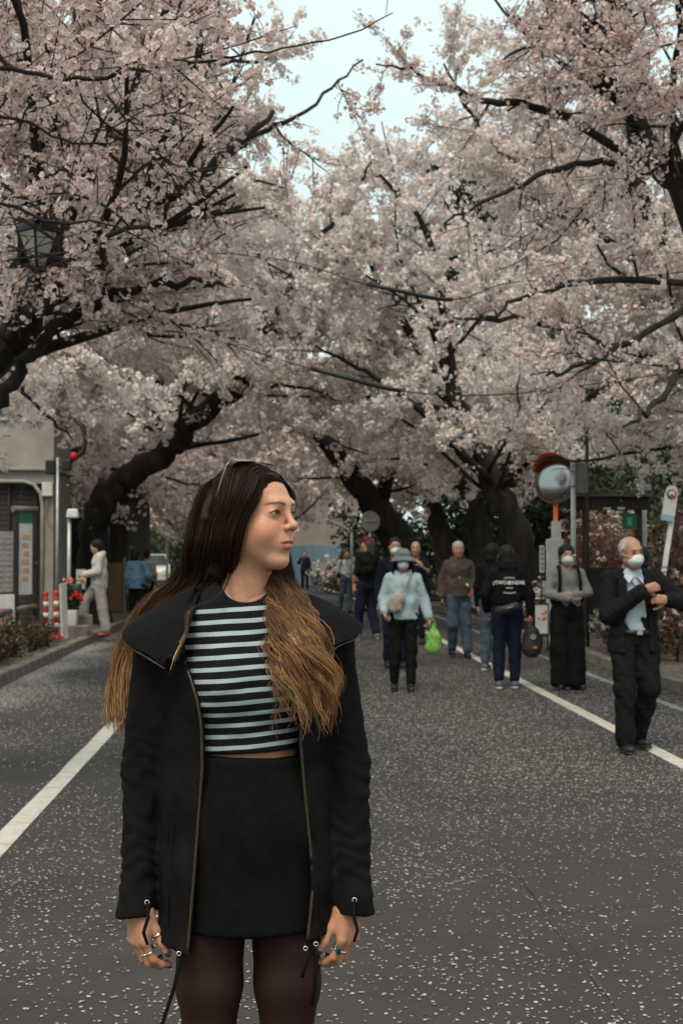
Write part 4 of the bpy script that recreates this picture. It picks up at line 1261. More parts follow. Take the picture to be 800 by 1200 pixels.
def add_hand(S, w, f, n, side, curl=(.45, .6, .4), sc=1.0, spread=.06, thumb=(.6, .75, .25), tcurl=.35, kk=.008, info=None, percurl=None):
    """w wrist, f towards the fingers, n the way the palm faces; side=+1 puts the thumb on f x n"""
    w, f = np.array(w, float), nrm(f); n = nrm(np.array(n, float) - f * np.dot(n, f)); s = np.cross(f, n) * side
    P = lambda a, b, c: w + (f * a + s * b + n * c) * sc
    S.cap(P(-.03, 0, 0), P(.02, 0, 0), .024 * sc, .024 * sc, .015)
    for b0, b1 in ((.024, .027), (.008, .009), (-.008, -.009), (-.024, -.025)):
        S.cap(P(.015, b0 * .7, 0), P(.078, b1, -.003), .0165 * sc, .0125 * sc, .014)
    S.cap(P(.02, .022, .008), P(.055, .026, .010), .018 * sc, .013 * sc, .014)          # ball of the thumb
    L = ((.042, .026, .020), (.046, .029, .022), (.043, .027, .021), (.034, .021, .019))
    out = []
    for i in range(4):
        b = .0275 - .0178 * i
        p = P((.084, .088, .085, .077)[i], b, -.004)
        d = nrm(f + s * spread * (1.5 - i)); ax = np.cross(d, n)
        rad = (.0088, .0090, .0086, .0076)[i] * sc
        cu = percurl[i] if percurl else [c * (1 + .10 * i) for c in curl]
        S.cap(w + f * .06 * sc + s * b * .95 * sc, p, rad * 1.15, rad * 1.12, kk)
        pts = [p]
        for j in range(3):
            d = rot_about(d, ax, cu[j]); q = p + d * L[i][j] * sc
            S.cap(p, q, rad * (1.08, .98, .90)[j], rad * (.98, .90, .80)[j], kk * .7); p = q; pts.append(q)
        out.append((pts, d, ax, rad))
    d = nrm(f * thumb[0] + s * thumb[1] + n * thumb[2]); p = P(.022, .024, .008); ax = np.cross(d, nrm(f * .8 + n * .6)); pts = [p]
    for j, (l, r0) in enumerate(((.040, .0135), (.033, .0108), (.026, .0098))):
        q = p + d * l * sc; S.cap(p, q, r0 * sc, r0 * .9 * sc, kk); p = q; d = rot_about(d, ax, tcurl); pts.append(q)
    out.append((pts, d, ax, .0095 * sc))
    if info is not None: info.append(out)
    return out

# ------------------------------------------------------------------ walkers
m_skin = mat('skin', (1, 1, 1), .5, (.92, .88, .86), 25, attr='paint', sss=.12, spec=.35)
FABRIC = {}
def fabric(name, col, rough=.9, col2=None, sc=14, bump=.25, bs=220):
    return mat('fabric_' + name, col, rough, col2 or tuple(c * .72 for c in col), sc, bump, bs, spec=.07)
f_black = fabric('black', (.011, .0105, .011)); f_navy = fabric('navy', (.012, .014, .022))
f_jeans = fabric('jeans', (.075, .105, .14), .9, (.045, .065, .09)); f_djeans = fabric('dark_jeans', (.013, .017, .030))
m_hairblack = mat('hair_black', (.007, .0055, .005), .55, (.012, .010, .009), 60, .3, 140, stretch=(1, 1, .15), spec=.2)
m_hairgrey = mat('hair_grey', (.42, .40, .375), .6, (.24, .225, .21), 60, .5, 140, stretch=(1, 1, .3))
m_hairbrown = mat('hair_brown', (.09, .05, .03), .5, (.05, .028, .018), 60, .4, 140, stretch=(1, 1, .15))
m_mask = mat('mask_white', (.66, .69, .68), .8, (.58, .61, .60), 20, .2, 80)
m_shoe = mat('shoe_black', (.012, .011, .011), .45); m_shoeg = mat('shoe_grey', (.10, .10, .10), .7); m_sole = mat('sole_white', (.5, .5, .48), .7)

BASE = dict(pelvis=(0, 0, .93), waist=(0, 0, 1.06), chest=(0, .0, 1.25), neck=(0, .012, 1.40), head=(0, -.012, 1.535),
            shL=(.155, .01, 1.335), elL=(.200, .03, 1.075), wrL=(.212, -.05, .85), haL=(.0, -.15, -1.0),
            shR=(-.155, .01, 1.335), elR=(-.200, .03, 1.075), wrR=(-.212, -.05, .85), haR=(.0, -.15, -1.0),
            hipL=(.085, 0, .90), knL=(.092, -.02, .49), anL=(.095, .02, .085), hipR=(-.085, 0, .90), knR=(-.092, -.02, .49), anR=(-.095, .02, .085),
            toeL=(.03, -1), toeR=(-.03, -1), nL=(-1, 0, 0), nR=(1, 0, 0), curl=(.35, .5, .35))

def head_sdf(S, c, M, sc=1.0, k=.012, jaw=1.0):
    """c head centre, M 3x3 (columns right, back, up); local x right, y back (face -y), z up"""
    M = np.array(M); T = lambda x, y, z: np.array(c) + M @ (np.array((x, y, z)) * sc)
    E = lambda p, r, k=k, sub=False: S.ell(T(*p), np.array(r) * sc, k * sc, M, sub)
    C = lambda a, b, r0, r1, k=k, sub=False: S.cap(T(*a), T(*b), r0 * sc, r1 * sc, k * sc, None, None, sub)
    E((0, .018, .035), (.073, .092, .086)); E((0, -.035, -.015), (.060, .060, .085), .02)
    C((0, -.060, -.088), (0, -.066, -.092), .022 * jaw, .020 * jaw, .03)
    for s in (-1, 1):
        C((s * .052, .0, -.055), (s * .022, -.055, -.092), .02 * jaw, .018 * jaw, .03)
        E((s * .040, -.062, -.028), (.024, .024, .022), .02)                       # cheek bones
        E((s * .031, -.100, .010), (.017, .016, .012), .014, True)                 # sockets
        E((s * .075, .012, -.005), (.010, .020, .032), .006)                       # ears
        E((s * .031, -.078, .010), (.0135, .0125, .0125), .003)                    # eyeballs
    C((-.03, -.086, .036), (.03, -.086, .036), .010, .010, .02)                   # brow ridge
    C((0, -.088, .018), (0, -.112, -.024), .008, .011, .012)                      # nose
    for s in (-1, 1): E((s * .011, -.102, -.030), (.009, .010, .008), .006)
    C((-.018, -.092, -.054), (.018, -.092, -.054), .007, .007, .008)              # lips
    C((-.014, -.091, -.064), (.014, -.091, -.064), .0075, .0075, .006)

def skin_paint(c, M, sc, skin=(.42, .235, .155), lips=(.36, .14, .11), brow=(.02, .016, .014)):
    M = np.array(M); c = np.array(c)
    def paint(V):
        q = ((V - c) @ M) / sc
        col = np.tile(np.array(skin), (len(V), 1))
        def spot(p, r, cc, soft=.35):
            d = _len((q - np.array(p)) / np.array(r)); w = np.clip((1 + soft - d) / (2 * soft), 0, 1)[:, None]
            col[:] = col * (1 - w) + np.array(cc) * w
        for s in (-1, 1):
            spot((s * .031, -.09, .034), (.019, .03, .0045), brow)
            spot((s * .031, -.095, .010), (.013, .02, .0045), (.30, .26, .24), .2)
            spot((s * .031, -.095, .010), (.006, .02, .005), (.012, .01, .009), .2)
            spot((s * .031, -.095, .016), (.015, .02, .0025), (.03, .02, .018), .4)
        spot((0, -.10, -.059), (.022, .03, .009), lips, .3)
        return col
    return paint

def euler_m(rx=0, ry=0, rz=0):
    return np.array(Matrix.Rotation(rz, 3, 'Z') @ Matrix.Rotation(ry, 3, 'Y') @ Matrix.Rotation(rx, 3, 'X'))

def person(label, x, y, H, rz, J=None, head=(0, 0, 0), top=None, legs=None, hair=None, shoes=None, mask=False, skin=(.42, .235, .155), h=None, z=0.0, group='people walking on the cherry road', wide=1.0, extra=None):
    j = dict(BASE); j.update(J or {}); sc = H / 1.65
    h = h or max(.0105, .00098 * y)
    root = empty('person', (x, y, z), rz, label, 'person', group); root.scale = (sc,) * 3
    M = euler_m(*head); hc = np.array(j['head'])
    g = lambda n: np.array(j[n], float)
    # --- body, one mesh: fine head and hands, coarser under the clothes
    S = SDF(); B = SDF()
    head_sdf(S, hc, M)
    S.cap(hc + M @ np.array((0, .022, -.06)), g('neck') - (0, 0, .02), .052, .058, .03)
    B.cap(g('neck') - (0, 0, .03), g('chest'), .06, .10, .06, (1.2, .9, 1)); B.cap(g('chest'), g('waist'), .115, .10, .05, (1.15, .85, 1)); B.cap(g('waist'), g('pelvis'), .10, .115, .05, (1.2, .9, 1))
    parts = []
    for s in 'LR':
        sg = 1 if s == 'L' else -1
        B.cap(g('sh' + s), g('el' + s), .046, .037, .03); B.cap(g('el' + s), g('wr' + s), .036, .026, .02)
        d = nrm(g('ha' + s)) if np.linalg.norm(g('ha' + s)) > 0 else nrm(g('wr' + s) - g('el' + s))
        HH = SDF(); add_hand(HH, g('wr' + s), d, g('n' + s), j.get('side' + s, sg), j['curl'], 1.0, kk=.006); parts.append(HH.mesh(h * .9))
        B.cap(g('hip' + s), g('kn' + s), .078, .053, .03); B.cap(g('kn' + s), g('an' + s), .05, .036, .02)
        t = np.array((*j['toe' + s], 0)); t = nrm(t); B.cap(g('an' + s) - (0, 0, .03), g('an' + s) + t * .12 - (0, 0, .05), .035, .028, .02)
    parts += [S.mesh(h * .85), B.mesh(max(.018, h * 1.8))]
    VV = np.concatenate([p[0] for p in parts]); oo = np.cumsum([0] + [len(p[0]) for p in parts]); FF = np.concatenate([p[1] + oo[i] for i, p in enumerate(parts)])
    link('body', np_mesh('body', VV, FF, True, {'paint': skin_paint(hc, M, 1.0, skin)(VV)}), m_skin, root)
    # --- upper garment
    t = dict(m=f_black, inf=.022, hem=.80, cuff=.93, collar=True, open=None, hood=False, seed=3, flare=1.0); t.update(top or {}); t['inf'] *= .72; wide = 1 + (wide - 1) * .6
    S = SDF(); i = t['inf']
    S.cap(g('neck') - (0, 0, .08), g('chest'), .068 + i, .098 + i, .04, (1.18 * wide, .86, 1))
    S.cap(g('chest'), g('waist'), .106 + i, .100 + i, .04, (1.15 * wide, .88 * (1 + (wide - 1) * 1.4), 1))
    hemp = np.array((g('pelvis')[0], g('pelvis')[1], t['hem'])); S.cap(g('waist'), hemp, .108 + i, (.110 + i) * t['flare'], .05, (1.2 * wide, .93 * (1 + (wide - 1) * 1.4), 1))
    S.warp(wrinkle(.0065, 26, t['seed'], (1, 1, .8)))
    S.cut((0, 0, t['hem']), (0, 0, -1))
    if t['open']: t['open'](S)
    for s in 'LR':
        S.cap((g('neck') * .5 + g('sh' + s) * .5) - (0, 0, .012), g('sh' + s) - (0, 0, .014), .032 + i * .7, .042 + i * .6, .035)
        S.cap(g('sh' + s) - (0, 0, .005), g('el' + s), .048 + i * .7, .040 + i * .8, .02)
        e = g('el' + s) + (g('wr' + s) - g('el' + s)) * t['cuff']
        if t['cuff'] > 0: S.cap(g('el' + s), e, .043 + i * .8, .033 + i * .8, .02)
    if t['hood']:
        S.cap(g('neck') + (-.06, .05, .0), g('neck') + (.06, .05, .0), .05, .05, .03); S.cap(g('neck') + (-.07, -.02, -.01), g('neck') + (.07, -.02, -.01), .036, .036, .03)
        S.cap(g('neck') + (-.07, -.03, -.01), g('neck') + (0, -.085, -.05), .026, .026, .025); S.cap(g('neck') + (.07, -.03, -.01), g('neck') + (0, -.085, -.05), .026, .026, .025)
    elif t['collar']:
        S.cap(g('neck') - (0, 0, .04), g('neck') + (0, .01, .0), .068, .064, .02)
    S.cap(g('neck') - (0, .01, .035), g('neck') + (0, -.01, .12), .056, .066, .01, None, None, True)
    S.warp(wrinkle(.0035, 45, t['seed'] + 2, (1, 1, .9))); S.warp(wrinkle(.0025, 80, t['seed'] + 1))
    sdf_obj(t.get('name', 'top'), S, h, t['m'], root)
    # --- legs
    l = dict(m=f_black, inf=.016, wide=0.0, hem=.10, seed=5, kind='trousers'); l.update(legs or {})
    S = SDF(); i = l['inf'] * .7
    S.cap(g('pelvis') + (0, 0, .06), g('pelvis') - (0, 0, .03), .112 + i, .118 + i, .04, (1.2 * wide, .92, 1))
    for s in 'LR':
        S.cap(g('hip' + s) - (0, 0, .02), g('kn' + s), .086 + i, .060 + i + l['wide'] * .6, .03)
        e = g('kn' + s) + (g('an' + s) - g('kn' + s)) * (1 - l['hem'])
        S.cap(g('kn' + s), e, .060 + i + l['wide'] * .6, .046 + i + l['wide'], .025)
    S.warp(wrinkle(.008, 24, l['seed'], (1, 1, .9))); S.warp(wrinkle(.003, 60, l['seed'] + 1))
    S.cut((0, 0, .035), (0, 0, -1))
    sdf_obj(l['kind'], S, h * 1.15, l['m'], root)
    # --- shoes
    for s in 'LR':
        S = SDF(); t_ = nrm(np.array((*j['toe' + s], 0))); a = g('an' + s); zz = a[2] - .085
        S.cap(a - t_ * .03 - (0, 0, .035), a + t_ * .12 - (0, 0, .045), .044, .036, .02, (1, 1, 1)); S.cap(a, a - (0, 0, .04), .045, .046, .02)
        S.cut((0, 0, zz + .004), (0, 0, -1))
        sh = sdf_obj('shoe', S, h, shoes or m_shoe, root)
        S = SDF(); S.cap(a - t_ * .035 - (0, 0, .07), a + t_ * .125 - (0, 0, .07), .045, .040, .01, (1, 1, .4)); S.cut((0, 0, zz), (0, 0, -1))
        sdf_obj('sole', S, h, m_sole if shoes is m_shoeg else m_shoe, sh)
    # --- hair
    T = lambda p: hc + M @ np.array(p)
    if hair:
        S = SDF(); kind = hair['kind']
        if kind == 'short':
            S.ell(T((0, .026, .042)), (.083, .098, .090), .01, M)
            S.cap(T((0, .06, -.02)), T((0, .06, -.05)), .055, .048, .03)
            for s in (-1, 1): S.cap(T((s * .066, .005, .02)), T((s * .068, .0, -.015)), .014, .010, .015)
            S.cut(T((0, -.062, .058)), M @ np.array((0, -1, -.75)), .01)
            S.ell(T((0, -.075, -.03)), (.068, .062, .092), .012, M, True)
        elif kind == 'bob':
            S.ell(T((0, .022, .040)), (.092, .104, .092), .01, M)
            S.cap(T((0, .04, .0)), T((0, .05, -.07)), .082, .075, .03)
            S.ell(T((0, -.085, -.045)), (.060, .06, .095), .012, M, True)
        elif kind == 'fringe_receding':
            S.ell(T((0, .030, .036)), (.081, .096, .082), .01, M)
            for s in (-1, 1): S.cap(T((s * .074, .01, .03)), T((s * .074, .02, -.03)), .020, .012, .015)
            S.cut(T((0, -.040, .06)), M @ np.array((0, -1, -.55)), .015)
            S.ell(T((0, -.085, .0)), (.062, .06, .095), .012, M, True)
        elif kind == 'long':
            S.ell(T((0, .024, .040)), (.088, .100, .090), .01, M)
            S.cap(T((0, .055, .0)), T((0, .075, -.20)), .080, .055, .03)
            for s in (-1, 1): S.cap(T((s * .06, .02, .0)), T((s * .07, .03, -.17)), .035, .02, .02)
            S.ell(T((0, -.085, -.035)), (.060, .06, .095), .012, M, True)
        S.warp(wrinkle(.004, 90, 8))
        sdf_obj('hair', S, h * .85, hair['m'], root)
    if mask:
        S = SDF()
        S.ell(T((0, -.045, -.045)), (.066, .072, .055), .01, M); S.cap(T((0, -.104, -.018)), T((0, -.108, -.05)), .016, .018, .02)
        S.cut(T((0, -.045, 0)), M @ np.array((0, 1, 0)), .004); S.cut(T((0, 0, -.006)), M @ np.array((0, .25, 1)), .004)
        S.warp(lambda P: .0022 * np.sin(((P - hc) @ M)[:, 2] * 420))
        mk = sdf_obj('face_mask', S, .006, m_mask, root)
        for s in (-1, 1):
            MB().tube([T((s * .058, -.05, -.02)), T((s * .078, -.01, .0)), T((s * .082, .012, .012))], .002, 5).build('ear_loop', m_mask, mk)
    if extra: extra(root, j, T, M, g)
    return root

def strap(root, pts, w, m, name='strap', thick=.006, parent=None):
    P = [Vector(p) for p in catmull(pts, 6)]
    return MB().tube(P, w / 2, 8, True, thick / w * 2).build(name, m, parent or root)
def ground_x(px, Y): return at(px, 800, Y).x
f_grey = fabric('heather_grey', (.23, .225, .215), .95, (.17, .165, .16), 60)
f_brown = fabric('brown', (.085, .066, .056)); f_ltblue = fabric('pale_blue', (.36, .45, .47), .95, (.29, .37, .39), 10)
f_white = fabric('off_white', (.50, .47, .42), .95, (.42, .39, .35), 12); f_shirt = fabric('shirt_blue', (.46, .53, .60), .8, (.38, .45, .52), 9)
f_denim = fabric('denim_blue', (.12, .21, .30), .9, (.085, .155, .23), 10); f_beige = fabric('beige', (.36, .31, .26)); f_khaki = fabric('grey_trouser', (.34, .31, .275), .9, (.27, .245, .22), 10)
f_tee = fabric('tee_white', (.52, .55, .56)); f_suit = fabric('suit', (.012, .0115, .0125), .8, (.009, .009, .010), 30, .15)

# 1 --- man in the suit
def suit_extra(root, j, T, M, g):
    # shirt front, collar, belt, lanyard
    S = SDF()
    S.cap((-.02, -.022, 1.33), (-.015, -.022, 1.06), .075, .100, .03, (1.0, .95, 1)); S.cap((-.015, -.022, 1.06), (0, -.015, .90), .100, .112, .03, (1.05, .95, 1))
    S.cap(g('neck') - (0, 0, .06), g('neck') + (0, 0, .005), .066, .062, .02)
    S.cut((0, 0, .925), (0, 0, -1)); S.cap(g('neck'), g('neck') + (0, -.05, .10), .05, .06, .01, None, None, True)
    S.warp(wrinkle(.005, 34, 14)); sdf_obj('shirt', S, .009, f_shirt, root)
    n = g('neck')
    for s in (-1, 1):
        MB().add([n + (s * .01, -.098, -.045), n + (s * .055, -.055, .015), n + (s * .085, -.045, -.03), n + (s * .055, -.115, -.10)], [(0, 1, 2, 3)]).build('collar', f_shirt, root, solid=.006)
        # lapels
        MB().add([n + (s * .085, -.05, .0), n + (s * .13, -.085, -.10), n + (s * .135, -.115, -.20), n + (s * .085, -.14, -.30), n + (s * .075, -.125, -.12)], [(0, 1, 2, 3, 4)]).build('lapel', f_suit, root, solid=.008)
    MB().lathe((0, -.005, .915), [(.152, -.018), (.152, .018)], 24, True, Matrix(((1, 0, 0), (0, .86, 0), (0, 0, 1)))).build('belt', m_shoe, root)
    MB().box((.0, -.137, .915), (.04, .012, .034)).build('buckle', m_steel, root)
    strap(root, [n + (-.05, -.075, -.05), n + (-.01, -.150, -.13), n + (.06, -.20, -.17), (.09, -.235, 1.26)], .012, m_shoe, 'lanyard')
    for s, nn in (('R', g('wrR')), ('L', g('wrL'))):
        e = g('el' + s); d = nrm(nn - e)
        MB().tube([nn - d * .055, nn - d * .012], [.040, .039], 12).build('cuff', f_shirt, root)
    for s in (-1, 1): # glasses-like dark brow shadow is left to light; ears of grey hair
        pass
def suit_open(S):
    # the open front: a wedge cut through the jacket's front
    S.fn(lambda P: np.maximum.reduce([np.abs(P[..., 0] - (.0 + .06 * (1.2 - P[..., 2]) * 0) - .0 + .012) - (.062 + .03 * np.clip((1.36 - P[..., 2]) / .4, 0, 1)), P[..., 1] + .035, P[..., 2] - 1.42]), (-.2, -.4, .6), (.2, 0, 1.45), .012, True)
person('elderly man in a black suit and white face mask straightening his open jacket', ground_x(742, 10.9), 10.9, 1.67, R(6),
       dict(head=(-.03, -.05, 1.515), neck=(-.02, .0, 1.385), chest=(0, .01, 1.24), shL=(.175, .01, 1.33), shR=(-.185, .02, 1.325),
            elL=(.36, -.06, 1.14), wrL=(.185, -.225, 1.165), haL=(-1, -.05, .06), nL=(.0, 1, -.1), sideL=1,
            elR=(-.22, -.05, 1.04), wrR=(.015, -.225, 1.245), haR=(1, -.1, .25), nR=(0, 1, -.1), sideR=-1, curl=(.9, 1.1, .7),
            knR=(-.095, -.06, .49), anR=(-.09, -.06, .085), knL=(.105, -.05, .49), anL=(.085, .17, .10), toeR=(-.05, -1), toeL=(.35, -1)),
       head=(R(7), R(-6), R(10)), top=dict(m=f_suit, inf=.045, hem=.76, cuff=.88, open=suit_open, name='suit_jacket', collar=False, flare=1.12, seed=21), legs=dict(m=f_suit, inf=.022, wide=.012, hem=.02, seed=23),
       hair=dict(kind='fringe_receding', m=m_hairgrey), mask=True, skin=(.40, .205, .135), h=.0098, wide=1.06, extra=suit_extra)

# 2 --- woman with folded arms
def grey_extra(root, j, T, M, g):
    for s in (-1, 1):
        strap(root, [(s * .085, .06, 1.40), (s * .105, -.06, 1.40), (s * .115, -.135, 1.28), (s * .125, -.14, 1.12), (s * .165, -.06, 1.02), (s * .15, .06, 1.0)], .042, f_black, 'backpack_strap', .014)
    S = SDF(); S.cap((0, .19, 1.30), (0, .20, 1.02), .11, .12, .03, (1.2, .6, 1)); sdf_obj('backpack', S, .012, f_black, root)
person('woman in a grey sweater with folded arms, black wide trousers and a face mask', ground_x(664, 15.9), 15.9, 1.63, R(4),
       dict(elL=(.235, -.03, 1.11), wrL=(.03, -.185, 1.085), haL=(-1, .0, .1), nL=(0, 1, 0), sideL=1, elR=(-.235, -.03, 1.10), wrR=(-.02, -.20, 1.045), haR=(1, .05, .12), nR=(0, 1, 0), sideR=-1,
            anL=(.10, -.02, .085), anR=(-.07, .0, .085), toeL=(.5, -1), toeR=(-.3, -1), head=(0, -.01, 1.53)),
       head=(R(3), 0, R(-5)), top=dict(m=f_grey, inf=.026, hem=.86, cuff=.97, name='sweater', seed=31), legs=dict(m=f_black, inf=.032, wide=.050, hem=.06, seed=33), hair=dict(kind='bob', m=m_hairblack), mask=True, skin=(.44, .26, .185), extra=grey_extra)

# 3 --- woman in the printed black hoodie, seen from behind
def text_mesh(txt, size, loc, parent, m, name, bend=0.0, ref=None, extrude=.002, sx=1.0):
    cu = bpy.data.curves.new(name, 'FONT'); cu.body = txt; cu.size = size; cu.align_x = 'CENTER'; cu.align_y = 'CENTER'; cu.extrude = extrude; cu.resolution_u = 2; cu.offset = size * .02
    o = bpy.data.objects.new(name, cu); COL.objects.link(o)
    me = bpy.data.meshes.new_from_object(o.evaluated_get(bpy.context.evaluated_depsgraph_get())); bpy.data.objects.remove(o); 
    for v in me.vertices:
        x, y, z = v.co; x *= sx
        y2 = y - bend * x * x
        v.co = (x, z, y2)                 # lettering stands upright, facing -y
    me.materials.clear(); me.materials.append(m)
    return link(name, me, None, parent, loc)
m_ink = mat('white_ink', (.62, .61, .58), .8)
def hoodie_extra(root, j, T, M, g):
    # print on the back (this figure faces +y after turning, so its back is local +y)
    pr = empty('back_print', (0, .176, 1.20)); pr.parent = root; pr.rotation_euler = (R(-4), 0, R(180))
    text_mesh('TWO', .058, (-.098, 0, .02), pr, m_ink, 'lettering', .4); text_mesh('NEAR', .058, (.104, 0, .02), pr, m_ink, 'lettering', .4)
    text_mesh('I', .058, (-.178, .018, .008), pr, m_ink, 'lettering')
    for nm, n_, w_, z_, bd in (('upper_arc', 11, .115, .078, -2.4), ('lower_line', 7, .070, -.040, 0), ('lower_arc', 12, .13, -.098, 1.8)):      # small lines too blurred to read
        ab = MB()
        for q in range(n_):
            x_ = (q / (n_ - 1) - .5) * w_
            ab.box((x_, 0, z_ + bd * x_ * x_), (w_ / n_ * .62, .003, .013 + .003 * (q % 3 - 1)))
        tag(ab.build(nm, m_ink, pr), kind='stuff')
    mb = MB()
    for k in range(8): mb.box((0, 0, .02), (.046, .004, .008), ry=math.pi * k / 8)
    mb.build('emblem', m_ink, pr)
    # waist bag and the backpack carried in the right hand
    S = SDF(); S.cap((-.07, .20, .95), (.11, .20, .90), .05, .055, .02, (1, .7, 1)); S.warp(wrinkle(.004, 40, 3)); wb = sdf_obj('waist_bag', S, .01, mat('bag_black', (.014, .013, .013), .5), root)
    strap(root, [(-.16, .10, .99), (-.1, .17, .97), (0, .19, .955)], .03, f_black, 'bag_strap', .01, wb)
    MB().tube([(-.04, .252, .955), (.05, .262, .93)], .005, 6).build('zip', m_steel, wb)
    wr = g('wrR') + nrm(g('haR')) * .09
    S = SDF(); c = wr + np.array((-.01, .02, -.20))
    S.cap(c + (0, 0, .06), c - (0, 0, .10), .085, .115, .03, (1.05, .75, 1)); S.warp(wrinkle(.005, 35, 7)); bp = sdf_obj('carried_backpack', S, .01, mat('pack_brown', (.020, .016, .015), .7, (.03, .024, .022), 9), root)
    strap(root, [c + (-.04, 0, .13), wr + (-.02, 0, .0), wr + (.02, 0, 0), c + (.05, 0, .13)], .022, f_black, 'pack_handle', .01, bp)
    MB().lathe(c + (.0, .092, .03), [(.035, -.004), (.035, .004)], 14, False, Matrix.Rotation(R(90), 3, 'X')).build('pack_badge', m_greypaint, bp)
    MB().box(c + (-.02, .094, -.09), (.05, .006, .02)).build('pack_label', m_orange, bp)
    w = g('wrL') + nrm(g('haL')) * .10
    MB().box(w + (-.01, .0, .0), (.05, .01, .10), ry=R(10)).build('held_paper', m_whiteboard, root)
    MB().box(g('elR') + (-.052, .012, .02), (.012, .02, .12)).build('sleeve_mark', m_ink, root)
person('woman seen from behind in a black hoodie printed with white lettering, carrying a backpack', ground_x(594, 16.1), 16.1, 1.63, R(180),
       dict(elR=(-.26, .02, 1.08), wrR=(-.265, .02, .86), haR=(-.05, -.05, -1), nR=(1, 0, 0), elL=(.255, .01, 1.08), wrL=(.215, -.10, .91), haL=(-.2, -.5, -.8), nL=(-1, 0, 0),
            anL=(.10, .02, .085), anR=(-.09, -.02, .085), head=(0, -.02, 1.52)),
       head=(R(8), 0, 0), top=dict(m=f_black, inf=.034, hem=.96, cuff=.98, hood=True, name='hoodie', seed=41), legs=dict(m=f_djeans, inf=.018, wide=.004, kind='jeans', seed=43), hair=dict(kind='bob', m=m_hairblack), shoes=m_shoeg, wide=1.14, extra=hoodie_extra)

# 4 --- man in the brown hoodie
def brown_extra(root, j, T, M, g):
    strap(root, [(-.12, -.10, 1.16), (-.05, -.155, 1.20), (.06, -.155, 1.25), (.14, -.11, 1.28), (.17, -.03, 1.30)], .02, f_black, 'bag_strap')
    w = g('wrL') + nrm(g('haL')) * .09
    MB().box(w + (-.01, -.02, 0), (.05, .015, .10), ry=R(20)).build('held_phone', mat('phone_red', (.34, .09, .08), .4), root)
person('grey haired man in a brown hoodie and blue jeans walking towards the camera', ground_x(537, 20.9), 20.9, 1.71, R(4),
       dict(elL=(.235, .0, 1.10), wrL=(.175, -.16, .98), haL=(-.2, -.6, -.4), nL=(-1, .2, 0), elR=(-.235, .06, 1.09), wrR=(-.235, -.02, .86), knL=(.10, -.03, .49), anL=(.11, -.08, .085), anR=(-.075, .10, .11), knR=(-.09, -.05, .49)),
       top=dict(m=f_brown, inf=.038, hem=.86, hood=True, name='hoodie', seed=51), legs=dict(m=f_jeans, inf=.02, wide=.01, kind='jeans', seed=53), hair=dict(kind='short', m=m_hairgrey), skin=(.36, .19, .125), wide=1.08, extra=brown_extra)

# 5 --- woman in the pale blue hoodie
def blue_extra(root, j, T, M, g):
    fm = fabric('hat_grey', (.17, .19, .20)); S = SDF()
    S.ell(T((0, .012, .070)), (.095, .108, .080), .02, M); S.cut(T((0, 0, .052)), M @ np.array((0, 0, -1)), .004); S.warp(wrinkle(.004, 40, 9)); ht = sdf_obj('hat', S, .008, fm, root)
    def brim(u, v):
        a = 2 * math.pi * u; rr = .092 + .062 * v
        p = (rr * math.sin(a), .012 - rr * 1.08 * math.cos(a), .060 - .052 * v - .018 * v * abs(math.sin(a)))
        return tuple(T(p))
    MB().grid(brim, 36, 5, True).build('brim', fm, ht, solid=.006)
    def flap(u, v):
        a = R(62) + R(236) * u; rr = .110 + .02 * v
        return tuple(T((rr * math.sin(a), .016 - rr * 1.05 * math.cos(a), .05 - .20 * v)))
    MB().grid(flap, 26, 5).build('sun_flap', f_black, ht, solid=.006)
    S = SDF(); S.cap((-.13, -.155, 1.03), (-.03, -.185, 1.10), .055, .05, .03, (1, .6, 1.2)); S.cap((-.10, -.165, .98), (-.06, -.18, 1.0), .045, .045, .04, (1, .6, 1)); S.warp(wrinkle(.004, 40, 3)); bg = sdf_obj('shoulder_bag', S, .009, f_beige, root)
    strap(root, [(-.03, -.165, 1.12), (.02, -.17, 1.22), (.075, -.13, 1.35), (.09, -.03, 1.43), (.07, .08, 1.38)], .030, f_beige, 'bag_strap', .008, bg)
person('woman in a pale blue hoodie, grey sun hat and face mask with beige bag', ground_x(472, 15.8), 15.8, 1.56, R(-3),
       dict(elR=(-.228, .03, 1.085), wrR=(-.215, -.10, .94), haR=(.1, -.5, -.8), nR=(1, 0, 0), elL=(.245, .05, 1.08), wrL=(.30, -.02, .87), haL=(.1, -.1, -1), nL=(-1, 0, 0), anL=(.09, -.05, .085), anR=(-.10, .04, .095), curl=(.8, 1.1, .7)),
       top=dict(m=f_ltblue, inf=.040, hem=.845, hood=True, name='hoodie', seed=61), legs=dict(m=f_black, inf=.015, wide=.0, seed=63), hair=dict(kind='bob', m=m_hairblack), mask=True, skin=(.44, .25, .18), wide=1.10, extra=blue_extra)
def green_bag():
    p = Vector((ground_x(507, 15.72), 15.70, 0))
    root = empty('plastic_bag', (p.x, p.y, .40), 0, 'bright green plastic shopping bag hanging from her hand', 'bag')
    mg = mat('green_plastic', (.30, .56, .11), .35, (.22, .44, .07), 16, .5, 40, trans=.35)
    S = SDF(); S.cap((0, 0, .10), (.01, 0, .20), .085, .07, .03, (1, .7, 1)); S.cap((.01, 0, .2), (.0, 0, .34), .062, .022, .03, (1, .5, 1)); S.warp(wrinkle(.005, 45, 19, (1.3, 1, .3))); S.warp(wrinkle(.003, 110, 20, (1.3, 1, .3)))
    sdf_obj('sack', S, .007, mg, root)
    for s in (-1, 1): MB().tube([(s * .03, 0, .28), (s * .03, .01, .36), (0, .015, .42)], [.018, .012, .008], 8, True, .4).build('handle', mg, root)
green_bag()

